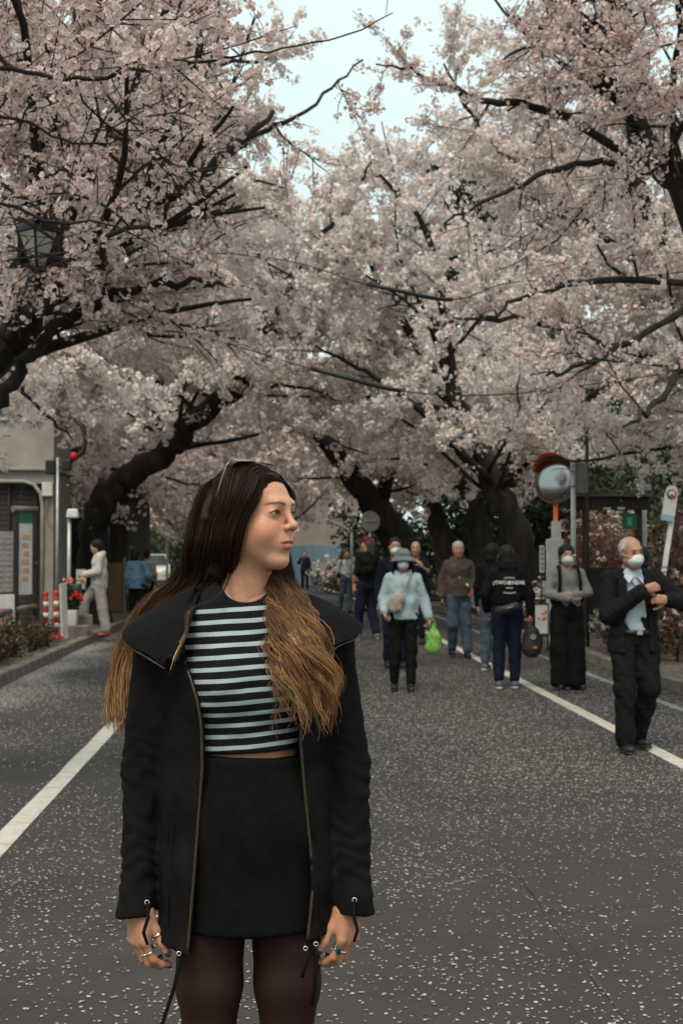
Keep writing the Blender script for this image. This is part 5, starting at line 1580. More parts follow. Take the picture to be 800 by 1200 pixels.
# 6-9 --- further walkers
person('man in a navy jacket and face mask half hidden behind the sun hat', ground_x(463, 19.0), 19.0, 1.74, R(0), None, top=dict(m=f_navy, inf=.03, hem=.82, seed=71), legs=dict(m=f_djeans, seed=73), hair=dict(kind='short', m=m_hairblack), mask=True, skin=(.40, .22, .15))
person('bald man in a dark shirt raising a hand to his chest behind the others', ground_x(487, 24.0), 24.0, 1.74, R(-12),
       dict(elL=(.24, -.02, 1.12), wrL=(.12, -.20, 1.26), haL=(-.5, -.2, .8), nL=(-.3, 1, 0), sideL=1, curl=(.7, .9, .6)), top=dict(m=f_navy, inf=.024, hem=.84, cuff=.1, seed=81), legs=dict(m=f_djeans, seed=83), hair=None, skin=(.40, .215, .145))
def cap_extra(root, j, T, M, g):
    mr = fabric('cap_red', (.17, .018, .035)); S = SDF(); S.ell(T((0, .014, .052)), (.088, .102, .078), .01, M); S.cut(T((0, 0, .040)), M @ np.array((0, 0, -1)), .004); c = sdf_obj('cap', S, .009, mr, root)
    MB().add([T((-.07, -.06, .042)), T((.07, -.06, .042)), T((.05, -.16, .030)), T((0, -.175, .034)), T((-.05, -.16, .030))], [(0, 1, 2, 3, 4)]).build('peak', mr, c, solid=.008)
    S = SDF(); S.cap((.02, .185, 1.13), (.16, .165, 1.10), .05, .05, .02, (1, .5, 1.2)); b = sdf_obj('sling_bag', S, .012, f_black, root)
    strap(root, [(-.12, .02, 1.42), (-.08, .13, 1.32), (.02, .17, 1.18)], .03, f_black, 'bag_strap', .01, b)
person('tall person in a dark red cap and black tee walking away with long brown hair', ground_x(430, 25.4), 25.4, 1.84, R(205),
       dict(elR=(-.24, .03, 1.09), wrR=(-.235, -.05, .87), anL=(.10, -.14, .085), knL=(.095, -.08, .49), anR=(-.09, .15, .10)), head=(0, 0, R(60)), top=dict(m=f_black, inf=.03, hem=.80, cuff=.0, name='tee', seed=91), legs=dict(m=f_djeans, inf=.02, wide=.01, kind='jeans', seed=93), hair=dict(kind='long', m=m_hairbrown), shoes=m_shoeg, skin=(.42, .23, .16), wide=1.08, extra=cap_extra)
def tee_extra(root, j, T, M, g):
    S = SDF(); S.cap((-.2, -.02, 1.0), (-.2, .0, .92), .06, .07, .02, (.5, 1, 1)); b = sdf_obj('shoulder_bag', S, .012, f_black, root); strap(root, [(-.2, -.02, 1.05), (-.17, -.10, 1.25), (-.13, -.05, 1.40), (-.12, .05, 1.40)], .02, f_black, 'bag_strap', .01, b)
person('woman in a white tee and blue jeans strolling far down the road', ground_x(404, 37), 37, 1.66, R(25), dict(anL=(.09, -.10, .085), anR=(-.09, .12, .10)), head=(0, 0, R(20)), top=dict(m=f_tee, inf=.016, hem=.92, cuff=0, name='tee', seed=95), legs=dict(m=f_jeans, inf=.012, kind='jeans', seed=96), hair=dict(kind='long', m=m_hairbrown), skin=(.44, .25, .17), h=.014, extra=tee_extra)
person('person in dark clothes walking close behind the printed hoodie', ground_x(577, 18.6), 18.6, 1.66, R(150), dict(elR=(-.24, .0, 1.1), wrR=(-.22, -.12, .95)), top=dict(m=f_black, inf=.03, hem=.80, seed=97), legs=dict(m=f_jeans, kind='jeans', seed=98), hair=dict(kind='bob', m=m_hairblack), shoes=m_shoeg, h=.013)
person('walker hidden behind the man in the suit, only the dark trouser legs showing', ground_x(752, 15.5), 15.5, 1.60, R(180), None, top=dict(m=f_brown, inf=.03, hem=.82, seed=99), legs=dict(m=f_brown, seed=100), hair=dict(kind='bob', m=m_hairblack), h=.013)
person('tiny dark figure standing before the pale blue hoarding', ground_x(357, 60), 60, 1.68, R(0), dict(elR=(-.26, .0, 1.15), wrR=(-.12, -.12, 1.3)), top=dict(m=f_navy, inf=.03, seed=105), legs=dict(m=f_black, seed=106), hair=dict(kind='short', m=m_hairblack), h=.018)
# 10 --- left verge: the gardener in white, with a watering can
person('person in an off white hoodie and grey trousers stepping up to water the flowers', ground_x(116, 24.9), 24.9, 1.70, R(-84),
       dict(elL=(.20, -.02, 1.09), wrL=(.10, -.24, 1.04), haL=(-.3, -1, -.1), nL=(0, .2, -1), elR=(-.20, -.04, 1.09), wrR=(-.09, -.26, 1.05), haR=(.2, -1, -.1), nR=(0, .2, -1), knR=(-.09, -.24, .60), anR=(-.09, -.26, .22), knL=(.09, .06, .48), anL=(.09, .12, .085), head=(0, -.05, 1.51), curl=(.9, 1.1, .6)),
       head=(R(14), 0, R(0)), top=dict(m=f_white, inf=.038, hem=.80, hood=True, name='hoodie', seed=111), legs=dict(m=f_khaki, inf=.026, wide=.02, seed=113), hair=dict(kind='bob', m=m_hairblack), shoes=mat('shoe_red', (.42, .06, .035), .6), z=.10, skin=(.42, .235, .155), wide=1.08, group='people on the left verge')
def watering_can():
    p = at(91, 688, 24.9)
    root = empty('watering_can', (p.x, 24.9, p.z - .12), R(0), 'dark green watering can held over the flower pot', 'watering can')
    mg = mat('can_green', (.008, .05, .035), .4)
    MB().lathe((0, 0, 0), [(.075, 0), (.085, .02), (.08, .16), (.06, .18)], 18).build('body', mg, root)
    MB().tube([(-.06, 0, .05), (-.18, 0, .16), (-.28, 0, .20)], [.02, .015, .012], 8).build('spout', mg, root)
    MB().lathe((-.285, 0, .2), [(.012, -.01), (.035, .02), (.035, .026)], 12, True, Matrix.Rotation(R(-70), 3, 'Y')).build('rose', mg, root)
    MB().tube([(.07, 0, .04), (.14, 0, .12), (.12, 0, .2), (.0, 0, .24), (-.05, 0, .18)], .011, 8).build('handle', mg, root)
watering_can()
person('person in a blue denim jacket and black trousers walking away on the left', ground_x(160, 29), 29, 1.64, R(165), dict(elR=(-.26, .0, 1.10), wrR=(-.20, -.15, .98), chest=(.03, -.04, 1.24), neck=(.05, -.06, 1.39), head=(.06, -.09, 1.52), anL=(.10, -.12, .085), anR=(-.09, .1, .09)), top=dict(m=f_denim, inf=.042, hem=.84, name='denim_jacket', seed=121), legs=dict(m=f_black, seed=123), hair=dict(kind='bob', m=m_hairblack), wide=1.1, h=.012, group='people on the left verge')
person('walker half hidden ahead of the denim jacket', ground_x(172, 34), 34, 1.62, R(170), None, top=dict(m=f_beige, inf=.03, seed=125), legs=dict(m=f_djeans, seed=126), hair=dict(kind='short', m=m_hairblack), h=.014, group='people on the left verge')
# ================================================================== the woman in front
HY = 3.09
K = 1666.7 / HY
HX0 = at(288, 800, HY).x
def hx(px, y=0.0): return (px - 323) * (HY + y) / 1666.7 - HX0       # her own frame: y forward of her axis is negative
def hz(py, y=0.0): return CAM_H + (650 - py) * (HY + y) / 1666.7
FR = -.118                                                      # the front of her clothes
hero = empty('person', (HX0, HY, 0), 0, 'long haired woman in a black coat, striped top and skirt looking sideways', 'person')

TH = R(52)
HC = np.array((hx(298.5), -.005, 1.598))
HM = euler_m(R(-2), R(2), TH)
HS = .935
def hw(p): return HC + HM @ (np.array(p, float) * HS)

# ---- body: head and neck, hands, torso (one mesh)
def hero_head():
    S = SDF()
    E = lambda p, r, k=.012, sub=False, rot=None: S.ell(hw(p), np.array(r) * HS, k, HM if rot is None else HM @ rot, sub)
    C = lambda a, b, r0, r1=None, k=.012, sub=False: S.cap(hw(a), hw(b), r0 * HS, (r1 or r0) * HS, k, None, None, sub)
    E((0, .018, .038), (.072, .092, .084))
    E((0, -.026, -.012), (.0605, .062, .088), .025)
    E((0, -.034, .042), (.054, .044, .046), .02)
    for s in (-1, 1):
        E((s * .033, -.054, -.036), (.030, .031, .031), .028)
        C((s * .046, -.002, -.046), (s * .014, -.058, -.096), .0185, .0150, .035)
        E((s * .0315, -.107, .0065), (.0205, .021, .0125), .016, True)
        E((s * .0305, -.0730, .0068), (.0165, .0160, .0150), .006)
        E((s * .071, .016, -.008), (.010, .019, .030), .006)
    E((0, -.0745, -.1005), (.0170, .0145, .0135), .022)
    C((-.026, -.0870, .030), (.026, -.0870, .030), .0085, .0085, .022)
    # nose
    C((0, -.0895, .020), (0, -.1085, -.016), .0062, .0078, .014)
    E((0, -.1125, -.0215), (.0098, .0102, .0088), .008)
    for s in (-1, 1):
        E((s * .0115, -.1005, -.0262), (.0072, .0098, .0076), .006)
        E((s * .0060, -.1085, -.0318), (.0030, .0042, .0022), .003, True)
    E((0, -.0870, -.0430), (.013, .0125, .013), .012)
    # mouth
    E((0, -.0800, -.060), (.026, .0185, .0205), .018)
    for s in (-1, 1):
        C((s * .0215, -.0860, -.0605), (s * .0065, -.0985, -.0555), .0026, .0050, .004)
        C((s * .0185, -.0875, -.0640), (s * .004, -.0980, -.0680), .0030, .0068, .004)
        C((s * .0235, -.0865, -.0612), (s * .001, -.1035, -.0612), .0014, .0019, .002, True)
    E((0, -.097, -.0835), (.016, .008, .006), .010, True)
    # lids: an almond opening in the lid dome, then its rims
    for s in (-1, 1):
        c = np.array((s * .0305, -.0730, .0068))
        def almond(P, c=c, s=s):
            q = ((P - HC) @ HM) / HS - c
            zz = q[..., 2] - .0010 * (q[..., 0] * s / .014)
            hh = np.where(zz > 0, .0058, .0044) * (1 - (q[..., 0] / .0138) ** 2)
            return np.maximum.reduce([(np.abs(zz) - hh) * .8, q[..., 1] + .004, np.abs(q[..., 0]) - .0138])
        S.fn(almond, hw(c) - .022, hw(c) + .022, .0012, True)
        for up in (1, -1):
            P = []
            for t in np.linspace(-1, 1, 7):
                x = t * .0142; z = up * (.0061 if up > 0 else .0046) * (1 - t * t) + .0012 * t * s
                y = -math.sqrt(max(1e-6, .0163 ** 2 - x * x - z * z))
                P.append(c + np.array((x, y, z)))
            for a, b in zip(P[:-1], P[1:]): C(a, b, .0019 if up > 0 else .0013, None, .002)
    # neck
    S.cap(hw((0, .018, -.045)), (hx(288), .022, 1.40), .050, .054, .03); S.cap((hx(288), .024, 1.42), (hx(286), .018, 1.375), .050, .060, .02, (1.25, .85, 1))
    S.cap(hw((-.045, .035, -.05)), (hx(284), -.028, 1.405), .012, .009, .02)          # turned neck muscle
    return S.mesh(.0024)

def hero_paint(V):
    q = ((V - HC) @ HM) / HS
    n = np.sin(V @ np.array((310, 190, 260))) * np.sin(V @ np.array((-170, 330, 140))) + np.sin(V @ np.array((90, -120, 105)))
    col = np.tile(np.array((.60, .30, .185)), (len(V), 1)) * (1 + .018 * n[:, None])
    def spot(p, r, cc, soft=.35, w0=1.0):
        d = _len((q - np.array(p)) / np.array(r)); w = np.clip((1 + soft - d) / (2 * soft), 0, 1)[:, None] * w0
        col[:] = col * (1 - w) + np.array(cc) * w
    for s in (-1, 1):
        spot((s * .040, -.07, -.030), (.028, .05, .022), (.63, .25, .155), .8, .6)
        spot((s * .031, -.09, -.006), (.022, .03, .010), (.50, .26, .17), .6, .5)
        spot((s * .031, -.095, .0165), (.017, .03, .0045), (.50, .255, .165), .5, .5)
        # brow arch
        for t in np.linspace(0, 1, 9):
            x = s * (.014 + .032 * t); z = .0240 + .0068 * math.sin(math.pi * (.15 + .62 * t)) - .002 * t
            spot((x, -.09, z), (.0046, .04, .0034 - .0016 * t), (.065, .034, .023), .5, .8)
        # lash lines
        c = (s * .0305, -.0735, .0068)
        for t in np.linspace(-1, 1, 11):
            spot((c[0] + t * .0142, -.089, c[2] + .0058 * (1 - t * t) + .0012 * t * s), (.0024, .02, .0019), (.014, .008, .007), .3, 1)
            spot((c[0] + t * .0135, -.089, c[2] - .0046 * (1 - t * t) + .0012 * t * s), (.0020, .02, .0009), (.12, .06, .045), .3, .6)
    for t in np.linspace(-1, 1, 9):
        spot((t * .019, -.098, -.0572 - .0025 * abs(t)), (.0035, .02, .0036 * (1.05 - .6 * abs(t))), (.40, .085, .085), .35, .95)
        spot((t * .016, -.098, -.0668 + .003 * abs(t)), (.0035, .02, .0052 * (1.05 - .55 * abs(t))), (.50, .13, .12), .35, .95)
        spot((t * .021, -.098, -.0612), (.003, .02, .0013), (.13, .03, .03), .3, .9)
    spot((0, -.115, -.022), (.012, .012, .012), (.66, .30, .19), .8, .5)
    for s in (-1, 1): spot((s * .006, -.110, -.0322), (.0034, .006, .0026), (.10, .035, .025), .4, .9)
    return col
V1, F1 = hero_head()
C1 = hero_paint(V1)
HANDS = []
def hero_hand(sg):
    """sg -1: her right hand (left in the picture)"""
    S = SDF(); info = []
    w = np.array((hx(166) if sg < 0 else hx(408), -.018, hz(1052)))
    f = (.06 * -sg, -.12, -1)
    n = (-sg * .78, .62, 0)
    pc = [(.45, .55, .4), (.40, .75, .5), (.40, .85, .55), (.45, .9, .6)]
    add_hand(S, w, f, n, 1 if sg < 0 else -1, sc=.93, spread=.05, thumb=(.86, .36, .22), tcurl=.12, kk=.006, info=info, percurl=pc)
    S.cap(w + (0, .010, .06), w, .024, .024, .012, (1, .85, 1))
    HANDS.append(info[0])
    return S.mesh(.0028)
Hd = [hero_hand(-1), hero_hand(1)]
S = SDF()
S.cap((0, .015, 1.40), (0, .005, 1.26), .065, .088, .03, (1.25, .85, 1)); S.cap((0, .005, 1.26), (.005, .010, 1.09), .088, .082, .02, (1.2, .85, 1)); S.cap((.005, .010, 1.09), (.01, .012, .92), .082, .105, .02, (1.25, .88, 1))
for sg in (-1, 1):
    S.cap((sg * .15, .01, 1.345), (sg * .222, .03, 1.06), .042, .033, .03); S.cap((sg * .222, .03, 1.06), (sg * .227, -.010, hz(1035)), .030, .022, .02)
    S.cap((.01 + sg * .082, .012, .90), (.01 + sg * .082, .0, .47), .078, .050, .03); S.cap((.01 + sg * .082, 0, .47), (.01 + sg * .08, .02, .09), .048, .033, .02); S.cap((.01 + sg * .08, .02, .06), (.01 + sg * .09, -.11, .035), .033, .026, .02)
V3, F3 = S.mesh(.009)
skin_c = np.array((.52, .25, .145))
VV, FF, CC, o_ = [], [], [], 0
for (v, f), c in (((V1, F1), C1), (Hd[0], None), (Hd[1], None), ((V3, F3), None)):
    VV.append(v); FF.append(f + o_); o_ += len(v)
    CC.append(c if c is not None else np.tile(skin_c, (len(v), 1)) * (1 + .03 * np.sin(v @ np.array((140, 90, 200))))[:, None])
m_heroskin = mat('hero_skin', (1, 1, 1), .42, (.93, .89, .87), 90, .06, 420, attr='paint', sss=.18, spec=.4)
link('body', np_mesh('body', np.concatenate(VV), np.concatenate(FF), True, {'paint': np.concatenate(CC)}), m_heroskin, hero)

# ---- eyes
def eye_paint(V, c, g):
    d = (V - c) / np.linalg.norm(V - c, axis=1, keepdims=True); a = np.arccos(np.clip(d @ g, -1, 1))
    col = np.tile(np.array((.78, .73, .70)), (len(V), 1))
    col[a < .46] = (.020, .012, .010); col[a < .42] = (.075, .036, .018); col[a < .20] = (.006, .005, .005)
    return col
m_eye = mat('eye', (1, 1, 1), .12, (1, 1, 1), 5, attr='paint', spec=.6)
for s in (-1, 1):
    c = hw((s * .0305, -.0730, .0068)); r = .0146 * HS
    th, ph = np.meshgrid(np.linspace(0, np.pi, 41), np.linspace(0, 2 * np.pi, 64, endpoint=False), indexing='ij')
    V = np.stack([np.sin(th) * np.cos(ph), np.cos(th), np.sin(th) * np.sin(ph)], -1).reshape(-1, 3) @ HM.T * r + c
    i, k = np.meshgrid(np.arange(40), np.arange(64), indexing='ij')
    F = np.stack([i * 64 + k, i * 64 + (k + 1) % 64, (i + 1) * 64 + (k + 1) % 64, (i + 1) * 64 + k], -1).reshape(-1, 4)
    gz = nrm(HM @ np.array((.06, -1, .02)))
    link('eye', np_mesh('eye', V, F, True, {'paint': eye_paint(V, c, gz)}), m_eye, hero)

# ---- rings, nails
m_silver = mat('silver', (.72, .70, .66), .22, metal=1.0)
m_nail = mat('nail_purple', (.035, .016, .045), .2, coat=.6)
m_stone = mat('green_stone', (.006, .05, .035), .15, coat=.5)
def ring_on(a, b, rad, t, name='ring', w=.0026, stone=None):
    a, b = np.array(a), np.array(b); p = a + (b - a) * t; d = nrm(b - a)
    q = Vector(d).to_track_quat('Z', 'Y').to_matrix()
    n = 20; mb = MB()
    prof = [(rad, -w), (rad + .0010, -w * .7), (rad + .0014, 0), (rad + .0010, w * .7), (rad, w), (rad - .001, 0)]
    mb.lathe(Vector(p), prof + [prof[0]], n, True, q)
    mb.f = [f for f in mb.f if len(f) == 4]; mb.sm = [True] * len(mb.f)
    o = mb.build(name, m_silver, hero)
    if stone is not None:
        c = p + nrm(stone) * (rad + .003)
        S = SDF(); S.ell(c, (.006, .006, .011)); sdf_obj('stone', S, .0016, m_stone, o)
for hi_, (info, sg) in enumerate(zip(HANDS, (-1, 1))):
    for i in range(5):
        pts, d, ax, rad = info[i]; p, q = np.array(pts[-2]), np.array(pts[-1]); dd = nrm(q - p); nn = np.cross(dd, ax); nn = nn if i < 4 else nrm(np.array((-sg * -.2, -1, .1)))
        back = -nn if (nn @ np.array((0, 0, -1.0))) > 9 else nn
        vdir = nrm(np.cross(ax, dd)) if i < 4 else nn
        vdir = vdir if vdir @ np.array((sg * .7, -.7, 0)) > 0 else -vdir
        S = SDF(); R3 = np.stack([nrm(np.cross(dd, vdir)), dd, vdir], 1)
        S.ell(q - dd * .003 + vdir * rad * .62, (.0058, .0105, .0030), .0, R3); sdf_obj('fingernail', S, .0017, m_nail, hero)
    th_ = info[4][0]
    if sg < 0:
        ring_on(th_[1], th_[2], .0098, .35, w=.0034); ring_on(info[0][0][0], info[0][0][1], .0084, .55, w=.0018); ring_on(info[1][0][0], info[1][0][1], .0086, .5, w=.0018)
    else:
        ring_on(info[0][0][0], info[0][0][1], .0084, .5, stone=(.15, -1, .1)); ring_on(info[1][0][0], info[1][0][1], .0086, .5, w=.003)

# ---- striped crop top
def striped():
    m = bpy.data.materials.new('striped_knit'); m.use_nodes = True; N, L = m.node_tree.nodes, m.node_tree.links
    b = N['Principled BSDF']; b.inputs['Roughness'].default_value = .9; b.inputs['Specular IOR Level'].default_value = .2
    tc = N.new('ShaderNodeTexCoord'); sx = N.new('ShaderNodeSeparateXYZ'); L.new(tc.outputs['Object'], sx.inputs[0])
    def mth(op, a, v):
        n = N.new('ShaderNodeMath'); n.operation = op
        for i, q in enumerate((a, v)):
            if q is None: continue
            if isinstance(q, (int, float)): n.inputs[i].default_value = q
            else: L.new(q, n.inputs[i])
        return n.outputs[0]
    nz = N.new('ShaderNodeTexNoise'); nz.inputs['Scale'].default_value = 9; L.new(tc.outputs['Object'], nz.inputs['Vector'])
    z = mth('SUBTRACT', sx.outputs['Z'], mth('MULTIPLY', sx.outputs['X'], .075))
    z = mth('ADD', z, mth('MULTIPLY', nz.outputs['Fac'], .006))
    t = mth('FRACT', mth('DIVIDE', mth('SUBTRACT', z, .0055), .0241), None)
    stripe = mth('LESS_THAN', t, .37)
    low = mth('LESS_THAN', sx.outputs['Z'], 1.412)
    stripe = mth('MULTIPLY', stripe, low)
    rib = N.new('ShaderNodeTexWave'); rib.bands_direction = 'X'; rib.inputs['Scale'].default_value = 95; rib.inputs['Distortion'].default_value = .6; L.new(tc.outputs['Object'], rib.inputs['Vector'])
    mx = N.new('ShaderNodeMix'); mx.data_type = 'RGBA'; mx.inputs['A'].default_value = (.0085, .0085, .011, 1); mx.inputs['B'].default_value = (.46, .55, .56, 1); L.new(stripe, mx.inputs['Factor'])
    rr = N.new('ShaderNodeMix'); rr.data_type = 'RGBA'; rr.blend_type = 'MULTIPLY'; rr.inputs['Factor'].default_value = .35; L.new(mx.outputs['Result'], rr.inputs['A']); L.new(rib.outputs['Color'], rr.inputs['B']); L.new(rr.outputs['Result'], b.inputs['Base Color'])
    bp = N.new('ShaderNodeBump'); bp.inputs['Strength'].default_value = .5; bp.inputs['Distance'].default_value = .002; L.new(rib.outputs['Fac'], bp.inputs['Height']); L.new(bp.outputs['Normal'], b.inputs['Normal'])
    return m
S = SDF()
S.cap((0, .012, 1.412), (0, .002, 1.29), .070, .108, .05, (1.25, .86, 1)); S.cap((0, .004, 1.29), (.0, .004, 1.22), .104, .104, .04, (1.15, .88, 1)); S.cap((0, .004, 1.22), (.005, .006, 1.05), .103, .099, .04, (1.18, .88, 1))
for s in (-1, 1):
    S.ell((s * .052, -.062, 1.245), (.048, .046, .056), .05); S.cap((s * .06, .012, 1.40), (s * .13, .012, 1.35), .04, .04, .04)
S.warp(wrinkle(.0022, 36, 201, (1, 1, 1.6)))
S.cut((0, 0, hz(883, -.09)), (.045, 0, -1), .003)
S.cap((0, -.03, 1.478), (0, .01, 1.494), .061, .068, .006, None, None, True)
sdf_obj('striped_top', S, .0055, striped(), hero)

# ---- skirt, tights, boots
f_skirt = mat('skirt_fabric', (.0062, .0058, .0060), .95, (.0085, .008, .008), 30, .08, 300, spec=.05)
S = SDF()
S.cap((.006, .006, 1.10), (.008, .01, .95), .110, .132, .04, (1.22, .92, 1)); S.cap((.008, .01, .95), (.010, .01, .64), .133, .135, .04, (1.22, .92, 1))
S.cut((0, 0, hz(889, -.10)), (0, 0, 1), .004); S.cut((.01, 0, hz(1100, FR)), (.012, 0, -1), .004)
S.warp(wrinkle(.0035, 18, 211, (1, 1, .5)))
S.warp(lambda P: .0022 * np.exp(-((P[:, 0] - .062 - .02 * (1 - P[:, 2])) / .003) ** 2) * (P[:, 1] < 0))      # wrap seam
sdf_obj('skirt', S, .008, f_skirt, hero)
m_tights = mat('tights', (.036, .0165, .0125), .6, (.026, .0120, .0095), 5, .12, 500, spec=.12)
for s, cx, rr in ((-1, hx(247), .066), (1, hx(337), .070)):
    S = SDF(); S.cap((cx * .93, .01, .88), (cx, -.002, .60), .086, .0690, .03); S.cap((cx, -.002, .60), (cx * .99, -.005, .47), .0690, .053, .02); S.cap((cx * .99, -.005, .47), (cx * .98, .02, .30), .052, .053, .02); S.cap((cx * .98, .02, .30), (cx * .97, .025, .10), .053, .036, .02)
    sdf_obj('tights_leg', S, .010, m_tights, hero)
    S = SDF(); S.cap((cx * .97, .03, .16), (cx * .97, .03, .06), .047, .046, .02); S.cap((cx * .97, .03, .05), (cx * 1.02, -.12, .04), .046, .036, .02); S.cut((0, 0, .004), (0, 0, -1)); sdf_obj('boot', S, .014, m_shoe, hero)

def W3(px, py, y): return np.array((hx(px, y), y, hz(py, y)))
# ---- coat
f_coat = mat('coat_cotton', (.0080, .0073, .0075), .95, (.0115, .0105, .0106), 22, .16, 420, spec=.06)
ZL = ([.60] + [hz(v, FR) for v in (1120, 1010, 900, 850, 820, 795, 775, 745, 715)] + [1.46], [hx(v, FR) for v in (222, 223, 232, 240, 239, 234, 226, 217, 212, 220, 228)])
ZR = ([.60] + [hz(v, FR) for v in (1105, 1040, 1000, 920, 870, 800, 750, 715)] + [1.46], [hx(v, FR) for v in (357, 358, 365, 362, 354, 350, 352, 356, 350, 345)])
xl = lambda z: np.interp(z, *ZL); xr = lambda z: np.interp(z, *ZR)
CZ = [.55, .66, .85, 1.0, 1.25, 1.36, 1.42]; CR = [.150, .148, .141, .134, .136, .112, .075]
def coat_front(x, z):
    r = np.interp(z, CZ, CR); return .012 - .93 * r * np.sqrt(np.clip(1 - (x / (1.32 * r)) ** 2, .02, 1))
S = SDF()
for a, b in zip(range(6), range(1, 7)):
    S.cap((0, .012, CZ[a]), (0, .012, CZ[b]), CR[a], CR[b], .03, (1.32, .93, 1))
for s in (-1, 1):
    S.cap((s * .08, .018, 1.385), (s * .172, .018, 1.338), .050, .056, .03)
    S.cap((s * .176, .016, 1.330), (s * .2215, .030, 1.06), .060, .0455, .018); S.cap((s * .2215, .030, 1.06), (s * .2290, -.012, hz(1040)), .0450, .0415, .012)
    S.cap((s * .2290, -.012, hz(1040)), (s * .2315, -.020, hz(1066)), .0420, .0465, .01)
def sleeve_folds(P):
    ax = np.abs(P[:, 0]); w = np.clip((ax - .178) / .02, 0, 1)
    ph = P[:, 2] * 150 + 2.6 * np.sin(P[:, 1] * 46 + P[:, 2] * 23) + 2.0 * np.sin(P[:, 0] * 75 + P[:, 2] * 31)
    amp = .0006 + .0017 * np.exp(-((P[:, 2] - 1.0) / .13) ** 2) + .0013 * np.exp(-((P[:, 2] - .83) / .06) ** 2)
    return w * amp * np.sin(ph)
S.warp(sleeve_folds); S.warp(wrinkle(.0050, 15, 221, (1, 1, .45))); S.warp(wrinkle(.0018, 48, 222, (1, 1, .7)))
S.fn(lambda P: np.maximum.reduce([xl(P[..., 2]) - P[..., 0], P[..., 0] - xr(P[..., 2]), P[..., 1] - .02]), (-.2, -.3, .5), (.2, .05, 1.5), .006, True)
def hem(P):
    zc = np.where(np.abs(P[..., 0]) > .186, -9, np.interp(P[..., 0], [-.2, hx(228, FR), 0, hx(358, FR), .2], [hz(1106, FR), hz(1120, FR), hz(1118, FR), hz(1106, FR), hz(1098, FR)]))
    return P[..., 2] - zc
S.fn(hem, (-.186, -.3, .5), (.186, .3, .70), .004, True)
for s in (-1, 1):
    S.fn((lambda s_: lambda P: np.maximum(P[..., 2] - (hz(1063) - .12 * (np.abs(P[..., 0]) - .23)), .186 - P[..., 0] * s_))(s), (min(s * .186, s * .32), -.3, .5), (max(s * .186, s * .32), .3, hz(1058)), .003, True)
    S.cap((s * .2310, -.020, hz(1062)), (s * .2325, -.022, hz(1090)), .030, .040, .003, None, None, True)
coat = sdf_obj('coat', S, .006, f_coat, hero)
# zips along both front edges
m_zip = mat('zip_brass', (.11, .075, .05), .45, (.06, .04, .03), 200, metal=.6)
for fn_, z0, z1 in ((xl, hz(1116, FR), hz(764, FR)), (xr, hz(1102, FR), hz(778, FR))):
    pts = []
    for z in np.linspace(z0, z1, 40):
        x = float(fn_(z)); sgn = -1 if x < 0 else 1
        pts.append((x + sgn * .0045, float(coat_front(x, z)) - .0015 - .007 * float(np.clip((z - 1.12) / .1, 0, 1)), z))
    MB().tube(pts, .0032, 6, True).build('zip', m_zip, coat)
# seams: pocket welts and panel seams standing slightly proud
for s in (-1, 1):
    pts = [(s * (.158 + .004 * math.sin(z * 9)), float(coat_front(s * .158, z)) - .001, z) for z in np.linspace(.70, 1.24, 24)]
    MB().tube(pts, .0022, 5).build('seam', f_coat, coat)
    pts = [(s * .150, float(coat_front(s * .15, z)) - .002, z) for z in np.linspace(.86, .99, 8)]
    MB().tube(pts, .006, 6, True, .5).build('pocket_welt', f_coat, coat)
    # cuff seam and ring
    wr = (s * .2315, -.020, hz(1058))
    q = Matrix.Rotation(R(8 * -s), 3, 'Y')
    p = Vector((hx(175, -.066) if s < 0 else hx(415, -.066), -.066, hz(1052, -.066)))
    mb = MB(); mb.lathe(p, [(.0042, -.0014), (.0060, 0), (.0042, .0014), (.0034, 0), (.0042, -.0014)], 14, True, Matrix.Rotation(R(80), 3, 'X')); mb.f = [f for f in mb.f if len(f) == 4]; mb.sm = [True] * len(mb.f); mb.build('cuff_ring', m_silver, coat)
    e = -s
    MB().tube([p, p + Vector((e * .003, -.006, -.03)), p + Vector((e * -.006, -.012, -.06)), p + Vector((e * .002, -.01, -.085))], [.0032, .0045, .0042, .003], 6).build('cuff_cord', f_coat, coat)
# collar flaps: a wide funnel collar folded open over each shoulder
def collar_patch(rows, bulge):
    A_ = [catmull(r, 6) for r in rows]
    n = len(A_[0])
    def f(u, v):
        k = u * (n - 1); i = min(int(k), n - 2); t = k - i
        P = [a[i] * (1 - t) + a[i + 1] * t for a in A_]
        w = v * (len(P) - 1); j = min(int(w), len(P) - 2); s = w - j
        p0 = P[max(j - 1, 0)]; p1 = P[j]; p2 = P[j + 1]; p3 = P[min(j + 2, len(P) - 1)]
        q = .5 * ((2 * p1) + (p2 - p0) * s + (2 * p0 - 5 * p1 + 4 * p2 - p3) * s * s + (3 * p1 - p0 - 3 * p2 + p3) * s ** 3)
        q = q + np.array((0, -.4, .9)) * bulge * math.sin(math.pi * v) * math.sin(math.pi * min(1, u * 1.1)) + np.array((0, 0, .0025)) * math.sin(u * 17 + v * 5)
        return tuple(q)
    return f
L_in = [(.00, .085, 1.430), (-.055, .070, 1.438), (-.090, .025, 1.432), (-.104, -.020, 1.415), (-.111, -.055, 1.390), (-.119, -.088, 1.355), (hx(213), -.113, 1.300)]
L_mid = [(-.02, .105, 1.415), (-.105, .085, 1.408), (-.165, .040, 1.395), (-.190, .000, 1.385), (-.186, -.050, 1.368), (-.165, -.092, 1.345), (hx(205), -.122, 1.300)]
L_out = [(-.04, .115, 1.380), (-.15, .105, 1.378), (-.238, .060, 1.362), (-.258, .012, 1.350), (-.248, -.045, 1.332), (-.208, -.092, 1.312), (hx(200), -.122, 1.288)]
R_in = [(.00, .085, 1.430), (.055, .070, 1.438), (.088, .025, 1.432), (.100, -.020, 1.415), (.108, -.055, 1.390), (.117, -.088, 1.355), (hx(355), -.113, 1.300)]
